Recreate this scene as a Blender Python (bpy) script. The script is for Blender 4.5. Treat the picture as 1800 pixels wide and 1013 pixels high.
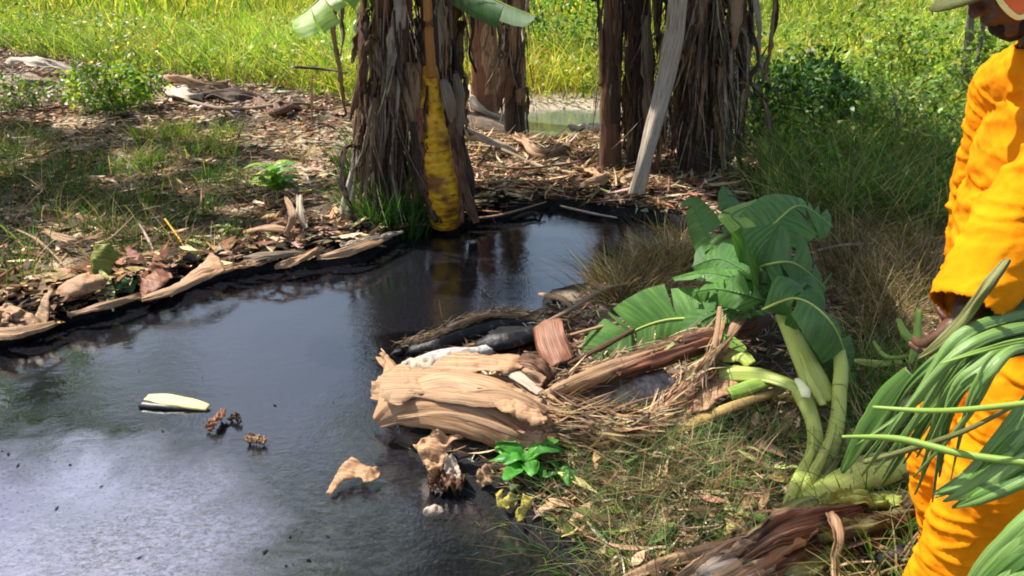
import bpy, math, random
import numpy as np
from mathutils import Vector, Matrix, noise as mnoise

for o in list(bpy.data.objects): bpy.data.objects.remove(o)
scn = bpy.context.scene
COL = scn.collection
R = math.radians
rnd = random.Random(7)
rng = np.random.default_rng(11)

# ------------------------------------------------------------------ camera, sky, sun, exposure
CAM_H, PITCH, FPX = 1.65, R(22), 1300.0
cam = bpy.data.cameras.new('camera'); cam.lens = 36 * FPX / 1800; cam.sensor_width = 36
cam.clip_start = 0.05; cam.clip_end = 1500
camo = bpy.data.objects.new('camera', cam); COL.objects.link(camo)
camo.location = (0, 0, CAM_H); camo.rotation_euler = (R(90) - PITCH, 0, 0)
scn.camera = camo
SUN_EL, SUN_AZ = R(57), R(-62)          # azimuth measured from +Y towards +X
w = bpy.data.worlds.new('World'); scn.world = w; w.use_nodes = True
nt = w.node_tree; bg = nt.nodes['Background']
sky = nt.nodes.new('ShaderNodeTexSky'); sky.sky_type = 'NISHITA'; sky.sun_disc = False
sky.sun_elevation = SUN_EL; sky.sun_rotation = SUN_AZ
sky.air_density = 1.3; sky.dust_density = 3.0; sky.ozone_density = 1.5
nt.links.new(sky.outputs[0], bg.inputs[0]); bg.inputs[1].default_value = 0.115
sl = bpy.data.lights.new('sun', 'SUN'); sl.energy = 5.0; sl.angle = R(0.6); sl.color = (1, .94, .84)
so = bpy.data.objects.new('sun', sl); COL.objects.link(so)
SD = Vector((math.sin(SUN_AZ) * math.cos(SUN_EL), math.cos(SUN_AZ) * math.cos(SUN_EL), math.sin(SUN_EL)))
so.rotation_euler = SD.to_track_quat('Z', 'Y').to_euler(); so.location = (0, 0, 20)
scn.view_settings.view_transform = 'Standard'; scn.view_settings.look = 'None'
scn.view_settings.gamma = 1; scn.view_settings.use_curve_mapping = False
scn.view_settings.exposure = 0.85
scn.render.engine = 'CYCLES'; scn.cycles.filter_width = 1.9

# ------------------------------------------------------------------ pixels to places
CP, SP_ = math.cos(PITCH), math.sin(PITCH)
def ray(px, py):
    dx, dy = (px - 900) / FPX, (506.5 - py) / FPX
    return Vector((dx, CP + dy * SP_, -SP_ + dy * CP))
def G(px, py, z=0.0):
    d = ray(px, py); t = (z - CAM_H) / d.z
    return Vector((d.x * t, d.y * t, z))
def P(px, py, Y):
    d = ray(px, py); t = Y / d.y
    return Vector((d.x * t, Y, CAM_H + d.z * t))

# ------------------------------------------------------------------ numpy noise
def _h(i, j, s):
    n = (i * 374761393 + j * 668265263 + s * 974711) & 0x7fffffff
    n = ((n ^ (n >> 13)) * 1274126177) & 0x7fffffff
    return ((n ^ (n >> 16)) & 0xffff) / 65535.0
def vn(x, y, s=0):
    x = np.asarray(x, float); y = np.asarray(y, float)
    i = np.floor(x).astype(np.int64); j = np.floor(y).astype(np.int64)
    fx = x - i; fy = y - j
    fx = fx * fx * (3 - 2 * fx); fy = fy * fy * (3 - 2 * fy)
    a = _h(i, j, s); b = _h(i + 1, j, s); c = _h(i, j + 1, s); d = _h(i + 1, j + 1, s)
    return (a + (b - a) * fx) * (1 - fy) + (c + (d - c) * fx) * fy
def fbm(x, y, s=0, o=4):
    r = 0; a = .5
    for k in range(o):
        r = r + a * (vn(x * 2 ** k, y * 2 ** k, s + k) - .5); a *= .5
    return r                                    # about -0.5 .. 0.5
def sstep(a, b, x):
    t = np.clip((x - a) / (b - a), 0, 1); return t * t * (3 - 2 * t)
def inside(x, y, poly):
    r = np.zeros(np.shape(x), bool); n = len(poly)
    for k in range(n):
        x1, y1 = poly[k]; x2, y2 = poly[(k + 1) % n]
        c = ((y1 > y) != (y2 > y)) & (x < (x2 - x1) * (y - y1) / (y2 - y1 + 1e-12) + x1)
        r ^= c
    return r
def sdist(x, y, poly):
    d = np.full(np.shape(x), 1e9); n = len(poly)
    for k in range(n):
        x1, y1 = poly[k]; x2, y2 = poly[(k + 1) % n]
        vx, vy = x2 - x1, y2 - y1
        t = np.clip(((x - x1) * vx + (y - y1) * vy) / (vx * vx + vy * vy + 1e-12), 0, 1)
        d = np.minimum(d, np.hypot(x - x1 - t * vx, y - y1 - t * vy))
    return np.where(inside(x, y, poly), -d, d)

def wpoly(pts, z=0.0): return [tuple(G(a, b, z)[:2]) for a, b in pts]
DITCH = wpoly([(0, 612), (100, 577), (200, 545), (300, 512), (400, 487), (480, 474), (560, 468), (640, 458), (690, 425), (760, 404),
               (850, 390), (905, 374), (960, 364), (1020, 370), (1090, 380), (1180, 388), (1240, 400), (1200, 430), (1130, 465), (1070, 500), (960, 522),
               (948, 556), (860, 566), (760, 590), (712, 620), (700, 690), (718, 765), (750, 812), (800, 845), (850, 872), (905, 918), (965, 965), (1040, 1018)])
DITCH += [(.3, 1.4), (.42, .6), (.5, -3), (-9, -3), (-9, 1.2), (-6, 2.3)]
POOL = wpoly([(900, 252), (915, 205), (935, 194), (1000, 190), (1070, 196), (1075, 226), (1020, 232), (985, 248), (940, 256)])

def height(x, y):
    x = np.asarray(x, float); y = np.asarray(y, float)
    n1 = fbm(x * 2.5, y * 2.5, 3, 3)
    d = sdist(x, y, DITCH) + .07 * n1 + .06 * fbm(x * 9, y * 9, 8, 2)
    d2 = sdist(x, y, POOL) + .25 * n1
    lump = .10 * fbm(x * .7, y * .7, 21, 3) + .05 * fbm(x * 4, y * 4, 5, 3) + .03 * fbm(x * 16, y * 16, 9, 2)
    lump = lump * (.3 + .7 * sstep(3.2, 5.5, y))
    up = .035 * sstep(0, .04, d) + .055 * sstep(.02, .5, d) + lump * sstep(0, .6, d)
    up = up * sstep(-.05, .5, d2) + .03 * sstep(0, .6, d2)
    h = np.where(d > 0, up, -.2 * sstep(0, .3, -d))
    h = np.where(d2 < 0, -.12, h)
    h = h + .03 * np.clip(y - 13, 0, 60) + .04 * np.clip(np.abs(x) - 10, 0, 40) * sstep(8, 14, y)
    return h
def hz(x, y): return float(height(np.array([x]), np.array([y]))[0])
def GT(px, py, dz=0.0):
    z = .08
    for k in range(5):
        p = G(px, py, z + dz); z = max(hz(p.x, p.y), 0.0)
    return Vector((p.x, p.y, z + dz))

def GS(px, py, z):
    p = G(px, py, z); return G(px, py, z + max(0.0, hz(p.x, p.y) - .05))

# ------------------------------------------------------------------ mesh helpers
def tag(o, label=None, cat=None, group=None, kind=None):
    if label: o['label'] = label
    if cat: o['category'] = cat
    if group: o['group'] = group
    if kind: o['kind'] = kind
    return o
def empty(name, loc, label, cat, group=None):
    o = bpy.data.objects.new(name, None); o.empty_display_size = .1; COL.objects.link(o); o.location = loc
    bpy.context.view_layer.update()
    return tag(o, label, cat, group)
def origin_of(o):
    v = Vector(o.location)
    while o.parent: o = o.parent; v += Vector(o.location)
    return v
def mk(name, V, F, mat=None, parent=None, uv=None, col=None, smooth=True, thick=0, label=None, cat=None, group=None, kind=None):
    V = np.asarray(V, np.float32).reshape(-1, 3)
    if parent is not None: base = np.array(origin_of(parent), np.float32); loc = (0, 0, 0)
    else:
        base = V.mean(0); base[2] = V[:, 2].min(); loc = tuple(float(c) for c in base)
        if kind in ('structure', 'stuff'): base = np.zeros(3, np.float32); loc = (0, 0, 0)
    V = V - base
    me = bpy.data.meshes.new(name)
    if isinstance(F, np.ndarray):
        k = F.shape[1]; nf = len(F)
        me.vertices.add(len(V)); me.vertices.foreach_set('co', V.ravel())
        me.loops.add(nf * k); me.loops.foreach_set('vertex_index', F.astype(np.int32).ravel())
        me.polygons.add(nf); me.polygons.foreach_set('loop_start', np.arange(0, nf * k, k, dtype=np.int32))
        me.polygons.foreach_set('loop_total', np.full(nf, k, np.int32))
        me.update(calc_edges=True)
    else:
        me.from_pydata(V.tolist(), [], F); me.update()
    if uv is not None:
        ul = me.uv_layers.new(name='UVMap')
        li = np.empty(len(me.loops), np.int32); me.loops.foreach_get('vertex_index', li)
        ul.data.foreach_set('uv', np.asarray(uv, np.float32)[li].ravel())
    if col is not None:
        ca = me.color_attributes.new('Col', 'FLOAT_COLOR', 'POINT')
        c = np.asarray(col, np.float32)
        if c.ndim == 1: c = np.tile(c, (len(V), 1))
        ca.data.foreach_set('color', np.c_[c, np.ones(len(c), np.float32)].ravel())
    if smooth: me.polygons.foreach_set('use_smooth', np.ones(len(me.polygons), bool))
    if mat: me.materials.append(mat)
    o = bpy.data.objects.new(name, me); COL.objects.link(o)
    if parent is not None: o.parent = parent
    o.location = loc
    if thick:
        m = o.modifiers.new('thickness', 'SOLIDIFY'); m.thickness = thick; m.offset = 0
    return tag(o, label, cat, group, kind)
def resample(pts, n, *vals):
    pts = [Vector(p) for p in pts]; m = len(pts) - 1
    out = []; ov = [[] for _ in vals]
    for k in range(n + 1):
        t = k / n * m; i = min(int(t), m - 1); f = t - i
        a = pts[max(i - 1, 0)]; b = pts[i]; c = pts[i + 1]; d = pts[min(i + 2, m)]
        out.append(.5 * ((2 * b) + (c - a) * f + (2 * a - 5 * b + 4 * c - d) * f * f + (3 * b - a - 3 * c + d) * f ** 3))
        for q, v in enumerate(vals):
            if not hasattr(v, '__len__'): ov[q].append(v)
            else:
                tt = k / n * (len(v) - 1); j = min(int(tt), len(v) - 2); g = tt - j
                ov[q].append(v[j] * (1 - g) + v[j + 1] * g)
    return (out, *ov) if vals else out
def ribbon(spine, widths, up=(0, 0, 1), n=24, m=6, cup=.6, wrinkle=.01, tatter=.15, twist=0, seed=0, freq=6, crease=False):
    """a long sheet along a spine; cup bends its edges away from 'up'; returns V, F, UV"""
    S, W = resample(spine, n, widths); tw = twist if hasattr(twist, '__len__') else [0, twist]
    _, T = resample([Vector((0, 0, 0)), Vector((0, 0, 1))], n, tw)
    V = []; UV = []; F = []
    L = 0
    for k in range(n + 1):
        t = (S[min(k + 1, n)] - S[max(k - 1, 0)]).normalized()
        if k: L += (S[k] - S[k - 1]).length
        u = Vector(up); u = u - t * u.dot(t)
        if u.length < 1e-3: u = Vector((0, -1, .1)) - t * Vector((0, -1, .1)).dot(t)
        u.normalize(); s = t.cross(u)
        u, s = u * math.cos(T[k]) + s * math.sin(T[k]), s * math.cos(T[k]) - u * math.sin(T[k])
        for j in range(m + 1):
            q = j / m * 2 - 1
            edge = 1 + tatter * (1.5 * mnoise.noise(Vector((k / n * freq * .6, (2 if q > 0 else -2), seed * 3.1))) + .7 * mnoise.noise(Vector((k / n * freq * 2.5, (5 if q > 0 else -5), seed * 3.1))))
            hw = W[k] * .5 * edge
            a = q * max(cup, 1e-3)
            c = max(cup, 1e-3)
            if crease:
                wr = wrinkle * (abs(mnoise.noise(Vector((k / n * freq, q * 2.4, seed * 1.7)))) * 3.2 - .8 + 1.3 * abs(mnoise.noise(Vector((k / n * freq * 2.1, q * 4.5, seed + 9.7)))))
            else:
                wr = wrinkle * (mnoise.noise(Vector((k / n * freq * .45, q * 1.2, seed * 1.7))) * 1.3 + 1.1 * mnoise.noise(Vector((k / n * freq * .35, q * 7, seed + 9.7))) + .5 * abs(mnoise.noise(Vector((k / n * freq * .7, q * 16, seed + 19.7)))))
            p = S[k] + s * (math.sin(a) / c * hw) - u * ((1 - math.cos(a)) / c * hw) + u * wr
            V.append(p); UV.append((L * 4, q * .5 + .5 + seed * .37))
    for k in range(n):
        for j in range(m):
            a = k * (m + 1) + j; F.append((a, a + 1, a + m + 2, a + m + 1))
    return np.array([tuple(p) for p in V]), np.array(F), np.array(UV)
def tube(path, radii, n=20, sides=12, rough=.1, seed=0, squash=1.0, cap=True, up=(0, 0, 1)):
    S, W = resample(path, n, radii); V = []; UV = []; F = []; L = 0
    for k in range(n + 1):
        t = (S[min(k + 1, n)] - S[max(k - 1, 0)]).normalized()
        if k: L += (S[k] - S[k - 1]).length
        u = Vector(up); u = u - t * u.dot(t)
        if u.length < .05: u = Vector((.1, -1, 0)) - t * Vector((.1, -1, 0)).dot(t)
        u.normalize(); s = t.cross(u)
        for j in range(sides):
            a = j / sides * 2 * math.pi
            r = W[k] * (1 + rough * (mnoise.noise(Vector((math.cos(a) * 1.6, math.sin(a) * 1.6, L * 5 + seed * 7))) + .6 * mnoise.noise(Vector((math.cos(a) * 5, math.sin(a) * 5, L * 1.5 + seed)))))
            V.append(S[k] + s * math.cos(a) * r + u * math.sin(a) * r * squash); UV.append((L * 3, 1 - abs(j / sides * 2 - 1) * 4))
    for k in range(n):
        for j in range(sides):
            a = k * sides + j; b = k * sides + (j + 1) % sides; F.append((a, b, b + sides, a + sides))
    if cap:
        V.append(S[0]); UV.append((0, .5)); V.append(S[-1]); UV.append((L * 4, .5)); c0 = len(V) - 2
        for j in range(sides):
            F.append((c0, (j + 1) % sides, j)); F.append((c0 + 1, n * sides + j, n * sides + (j + 1) % sides))
    return np.array([tuple(p) for p in V]), F, np.array(UV)
def strips(Pn, D, S, L, W, B, C, seg=3, lens=False, cjit=.0):
    """vectorised blades or leaflets: base point, direction, side, length, width, bend vector, colour"""
    N = len(Pn); t = np.linspace(0, 1, seg + 1)
    prof = (np.sin(np.pi * np.clip(t * .92 + .06, 0, 1)) if lens else np.clip(1 - t, 0.02, 1) ** .6)
    cen = Pn[:, None] + D[:, None] * (L[:, None] * t)[..., None] + B[:, None] * (L[:, None] * t ** 2)[..., None]
    off = S[:, None] * (W[:, None] * prof * .5)[..., None]
    V = np.stack([cen - off, cen + off], 2).reshape(-1, 3)
    b = (np.arange(N) * 2 * (seg + 1))[:, None] + (np.arange(seg) * 2)[None]
    F = np.stack([b, b + 1, b + 3, b + 2], -1).reshape(-1, 4)
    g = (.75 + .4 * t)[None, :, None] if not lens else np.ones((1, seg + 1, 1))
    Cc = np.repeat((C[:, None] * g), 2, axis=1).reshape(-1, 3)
    return V, F, Cc
def unit(a): return a / (np.linalg.norm(a, axis=1, keepdims=True) + 1e-9)
def pick(cols, n, jit=.18, g=rng):
    c = np.array([x[:3] for x in cols])[g.integers(0, len(cols), n)]
    return np.clip(c * (1 + jit * g.normal(size=(n, 1))) * (1 + jit * .5 * g.normal(size=(n, 3))), .003, .9)
def scatter(poly, n, world=False):
    poly = poly if world else wpoly(poly, .08)
    xs = [p[0] for p in poly]; ys = [p[1] for p in poly]; out = []
    tot = 0
    while tot < n:
        x = rng.uniform(min(xs), max(xs), n * 2); y = rng.uniform(min(ys), max(ys), n * 2)
        k = inside(x, y, poly) & (sdist(x, y, DITCH) > .03) & (sdist(x, y, POOL) > 0)
        out.append(np.c_[x[k], y[k]]); tot += k.sum()
        if len(out) > 40: break
    q = np.concatenate(out)[:n]
    return np.c_[q, height(q[:, 0], q[:, 1])]
def rdir(n): a = rng.uniform(0, 2 * np.pi, n); return np.c_[np.cos(a), np.sin(a), np.zeros(n)]

# ------------------------------------------------------------------ materials
def lin(r, g, b): return tuple(((c / 255) / 12.92 if c / 255 <= .04045 else ((c / 255 + .055) / 1.055) ** 2.4) for c in (r, g, b))
def material(name, ramp=None, coord='UV', stretch=(1.2, 22, 1), scale=1.0, rough=.7, bump=.3, transl=0, attr=False, spec=.3, spots=None, tcol=None, detail=6, bumpscale=1.0, weave=None):
    m = bpy.data.materials.new(name); m.use_nodes = True; t = m.node_tree; N = t.nodes; Lk = t.links
    bs = N['Principled BSDF']; bs.inputs['Roughness'].default_value = rough; bs.inputs['Specular IOR Level'].default_value = spec
    tc = N.new('ShaderNodeTexCoord'); mp = N.new('ShaderNodeMapping'); mp.inputs['Scale'].default_value = [s * scale for s in stretch]
    Lk.new(tc.outputs[coord], mp.inputs['Vector'])
    no = N.new('ShaderNodeTexNoise'); no.inputs['Scale'].default_value = 1; no.inputs['Detail'].default_value = detail; no.inputs['Roughness'].default_value = .62
    Lk.new(mp.outputs[0], no.inputs['Vector'])
    colour = None
    if ramp:
        cr = N.new('ShaderNodeValToRGB'); e = cr.color_ramp.elements
        e[0].position = ramp[0][0]; e[0].color = (*ramp[0][1], 1); e[1].position = ramp[-1][0]; e[1].color = (*ramp[-1][1], 1)
        for p_, c_ in ramp[1:-1]: x = e.new(p_); x.color = (*c_, 1)
        Lk.new(no.outputs['Fac'], cr.inputs[0]); colour = cr.outputs[0]
    if attr:
        at = N.new('ShaderNodeAttribute'); at.attribute_name = 'Col'
        if colour is None:
            mr = N.new('ShaderNodeMapRange'); mr.inputs[1].default_value = .3; mr.inputs[2].default_value = .7; mr.inputs[3].default_value = .55; mr.inputs[4].default_value = 1.4
            Lk.new(no.outputs['Fac'], mr.inputs[0])
            mx = N.new('ShaderNodeVectorMath'); mx.operation = 'SCALE'; Lk.new(at.outputs['Color'], mx.inputs[0]); Lk.new(mr.outputs[0], mx.inputs['Scale'])
            colour = mx.outputs[0]
        else:
            mx = N.new('ShaderNodeMixRGB'); mx.blend_type = 'MULTIPLY'; mx.inputs[0].default_value = 1
            Lk.new(colour, mx.inputs[1]); Lk.new(at.outputs['Color'], mx.inputs[2]); colour = mx.outputs[0]
    if spots:
        sc, thr, sc_col = spots
        n2 = N.new('ShaderNodeTexNoise'); n2.inputs['Scale'].default_value = sc; n2.inputs['Detail'].default_value = 4; Lk.new(tc.outputs['Object'], n2.inputs['Vector'])
        mr = N.new('ShaderNodeMapRange'); mr.inputs[1].default_value = thr; mr.inputs[2].default_value = thr + .12; Lk.new(n2.outputs['Fac'], mr.inputs[0])
        mx = N.new('ShaderNodeMixRGB'); Lk.new(mr.outputs[0], mx.inputs[0]); Lk.new(colour, mx.inputs[1]); mx.inputs[2].default_value = (*sc_col, 1); colour = mx.outputs[0]
    Lk.new(colour, bs.inputs['Base Color'])
    hsrc = no.outputs['Fac']
    if weave:
        wv = N.new('ShaderNodeTexWave'); wv.inputs['Scale'].default_value = weave; wv.bands_direction = 'X'; Lk.new(tc.outputs[coord], wv.inputs['Vector'])
        ad = N.new('ShaderNodeMath'); ad.operation = 'ADD'; Lk.new(wv.outputs['Fac'], ad.inputs[0]); Lk.new(hsrc, ad.inputs[1]); hsrc = ad.outputs[0]
    if bump:
        bp = N.new('ShaderNodeBump'); bp.inputs['Strength'].default_value = bump; bp.inputs['Distance'].default_value = .01 * bumpscale
        Lk.new(hsrc, bp.inputs['Height']); Lk.new(bp.outputs[0], bs.inputs['Normal'])
    if transl:
        tr = N.new('ShaderNodeBsdfTranslucent'); ms = N.new('ShaderNodeMixShader'); ms.inputs[0].default_value = transl
        if tcol:
            mx = N.new('ShaderNodeMixRGB'); mx.blend_type = 'MULTIPLY'; mx.inputs[0].default_value = 1; Lk.new(colour, mx.inputs[1]); mx.inputs[2].default_value = (*tcol, 1); Lk.new(mx.outputs[0], tr.inputs[0])
        else: Lk.new(colour, tr.inputs[0])
        Lk.new(bs.outputs[0], ms.inputs[1]); Lk.new(tr.outputs[0], ms.inputs[2]); Lk.new(ms.outputs[0], N['Material Output'].inputs[0])
    return m
def ramp3(a, b, c, p=(.32, .5, .68)): return [(p[0], a), (p[1], b), (p[2], c)]
M = {}
M['grass'] = material('grass_blade', coord='Object', stretch=(3, 3, 3), attr=True, rough=.6, spec=.12, bump=0, transl=.42, tcol=(1.5, 1.45, .7), detail=2)
M['litter'] = material('dead_leaf_litter', coord='Object', stretch=(30, 30, 30), attr=True, rough=.95, bump=.2, transl=.12, detail=3, spec=.03)
M['tan'] = material('dry_tan_sheath', ramp3((.11, .055, .03), (.34, .20, .105), (.52, .35, .21), p=(.34, .47, .66)), rough=.6, bump=.5, spots=(9, .60, (.13, .07, .04)), transl=.08)
M['peach'] = material('dry_peach_sheath', ramp3((.16, .075, .035), (.40, .225, .115), (.54, .34, .20), p=(.34, .47, .66)), rough=.55, bump=.35, spots=(9, .60, (.19, .095, .045)), transl=.12)
M['pale'] = material('dry_pale_sheath', ramp3((.16, .11, .075), (.42, .33, .24), (.62, .53, .43), p=(.34, .47, .66)), rough=.65, bump=.4, spots=(8, .64, (.2, .14, .1)), transl=.08)
M['brown'] = material('dry_brown_stem', ramp3((.02, .011, .008), (.13, .06, .033), (.36, .20, .11), p=(.36, .5, .68)), rough=.6, bump=.8, spots=(6, .62, (.03, .017, .012)))
M['red'] = material('red_brown_sheath', ramp3((.08, .03, .018), (.24, .095, .05), (.38, .19, .11)), rough=.5, bump=.4, spots=(5, .62, (.06, .03, .02)), transl=.05)
M['grey'] = material('dry_grey_leaf', ramp3((.07, .05, .032), (.25, .18, .12), (.46, .36, .25)), rough=.8, bump=.5, spots=(7, .62, (.06, .045, .035)), transl=.1)
M['dark'] = material('dark_rotten_sheath', ramp3((.012, .009, .008), (.06, .036, .026), (.16, .10, .07)), rough=.75, bump=.8, spots=(5, .58, (.16, .11, .08)))
M['char'] = material('oil_blackened_debris', ramp3((.006, .006, .007), (.018, .017, .018), (.16, .15, .15), (.35, .58, .74)), rough=.4, bump=.9, coord='Object', stretch=(25, 25, 25))
M['ash'] = material('grey_white_ash', ramp3((.12, .115, .115), (.34, .32, .29), (.58, .56, .51)), rough=.9, bump=.8, coord='Object', stretch=(30, 30, 30), spots=(14, .6, (.05, .04, .04)))
M['yellow'] = material('yellow_orange_stem', ramp3((.12, .04, .008), (.62, .30, .008), (.80, .45, .012), p=(.32, .43, .66)), stretch=(11, 1.1, 1), rough=.5, bump=.45, spots=(5, .52, (.20, .075, .012)), detail=9)
M['greenstem'] = material('fresh_green_stem', ramp3((.26, .34, .06), (.38, .46, .10), (.52, .58, .18)), stretch=(.8, 16, 1), rough=.4, bump=.25, transl=.1, spots=(9, .72, (.25, .2, .08)))
M['olive'] = material('bruised_olive_stem', ramp3((.05, .05, .02), (.15, .16, .05), (.30, .31, .12)), stretch=(1.5, 4, 1), rough=.55, bump=.6, spots=(5, .52, (.10, .055, .03)))
M['yellowing'] = material('yellowing_leaf', ramp3((.22, .20, .04), (.46, .38, .07), (.62, .52, .16)), stretch=(1, 10, 1), rough=.6, bump=.25, transl=.2, spots=(12, .6, (.2, .12, .05)))
M['straw'] = material('dry_straw_yellow', ramp3((.22, .13, .04), (.42, .29, .10), (.58, .42, .17)), rough=.6, bump=.4)
M['olive_y'] = material('olive_yellow_leaf', ramp3((.12, .14, .02), (.22, .24, .04), (.34, .34, .08)), stretch=(1, 8, 1), rough=.5, bump=.25, transl=.25)
M['orange_stem'] = material('orange_brown_stem', ramp3((.16, .06, .02), (.42, .17, .04), (.60, .30, .08)), rough=.55, bump=.5)
M['vein'] = material('bright_green_midrib', ramp3((.12, .22, .03), (.19, .30, .05), (.27, .38, .08)), rough=.4, bump=.1)
M['cut'] = material('pale_cut_flesh', ramp3((.55, .6, .3), (.75, .8, .45), (.85, .88, .65)), rough=.35, bump=.2, stretch=(30, 30, 1))
M['blade'] = material('green_banana_blade', ramp3((.045, .125, .03), (.07, .18, .045), (.11, .25, .055)), stretch=(9, .8, 1), rough=.48, bump=.5, transl=.3, tcol=(1.9, 1.7, .5), spec=.5, weave=7, spots=(3, .74, (.16, .15, .03)))
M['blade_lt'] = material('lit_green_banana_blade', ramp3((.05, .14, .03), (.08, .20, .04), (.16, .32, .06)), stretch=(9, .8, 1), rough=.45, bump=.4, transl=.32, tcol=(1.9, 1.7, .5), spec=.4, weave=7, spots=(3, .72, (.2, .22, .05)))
M['blade_hi'] = material('yellow_green_blade', ramp3((.16, .28, .04), (.26, .42, .07), (.38, .52, .14)), stretch=(1, 9, 1), rough=.45, bump=.25, transl=.3, spec=.3)
M['strip'] = material('greyish_green_leaf_strip', ramp3((.11, .22, .04), (.18, .32, .075), (.30, .43, .15)), stretch=(.8, 12, 1), rough=.33, bump=.3, transl=.2, spec=.6, spots=(5, .7, (.20, .20, .07)))
M['strip_dk'] = material('mid_green_leaf_strip', ramp3((.05, .13, .02), (.09, .20, .035), (.15, .28, .06)), stretch=(.8, 12, 1), rough=.4, bump=.3, transl=.25, spec=.5)
M['weed'] = material('weed_leaf', coord='Object', stretch=(20, 20, 20), attr=True, rough=.42, bump=.2, transl=.35, tcol=(1.5, 1.4, .6), detail=3)
M['bark'] = material('grey_bark', ramp3((.08, .06, .045), (.22, .18, .14), (.36, .31, .25)), rough=.85, bump=.8)
M['plank'] = material('weathered_yellow_wood', ramp3((.42, .33, .12), (.62, .52, .22), (.75, .66, .34)), rough=.5, bump=.3)
M['cloth'] = material('orange_work_cloth', ramp3((.58, .165, .003), (.72, .23, .004), (.82, .285, .007)), coord='Object', stretch=(7, 7, 7), rough=.9, bump=.5, spec=.05, bumpscale=1.0, spots=(4.5, .60, (.40, .15, .03)), detail=9)
M['trim'] = material('pale_yellow_trim', ramp3((.75, .65, .2), (.85, .76, .28), (.9, .82, .36)), coord='Object', stretch=(9, 9, 9), rough=.6, bump=.1)
M['flap'] = material('orange_red_flap', ramp3((.70, .11, .03), (.82, .15, .04), (.88, .2, .05)), coord='Object', stretch=(9, 9, 9), rough=.6, bump=.2)
M['skin'] = material('dark_brown_skin', ramp3((.060, .026, .014), (.085, .038, .02), (.12, .056, .032)), coord='Object', stretch=(22, 22, 22), rough=.45, bump=.15, spec=.4)
M['cap'] = material('olive_cap_cloth', ramp3((.05, .055, .015), (.085, .09, .025), (.12, .125, .035)), coord='Object', stretch=(30, 30, 30), rough=.8, bump=.2)
M['black'] = material('black_rubber', ramp3((.01, .01, .011), (.02, .02, .022), (.04, .04, .04)), coord='Object', stretch=(20, 20, 20), rough=.4, bump=.2)
M['hair'] = material('black_hair', ramp3((.006, .005, .005), (.014, .011, .01), (.03, .025, .022)), coord='Object', stretch=(90, 90, 90), rough=.7, bump=1)
M['eye'] = material('eye_white', ramp3((.6, .57, .52), (.7, .68, .64), (.75, .73, .7)), coord='Object', rough=.2, bump=0)

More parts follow.
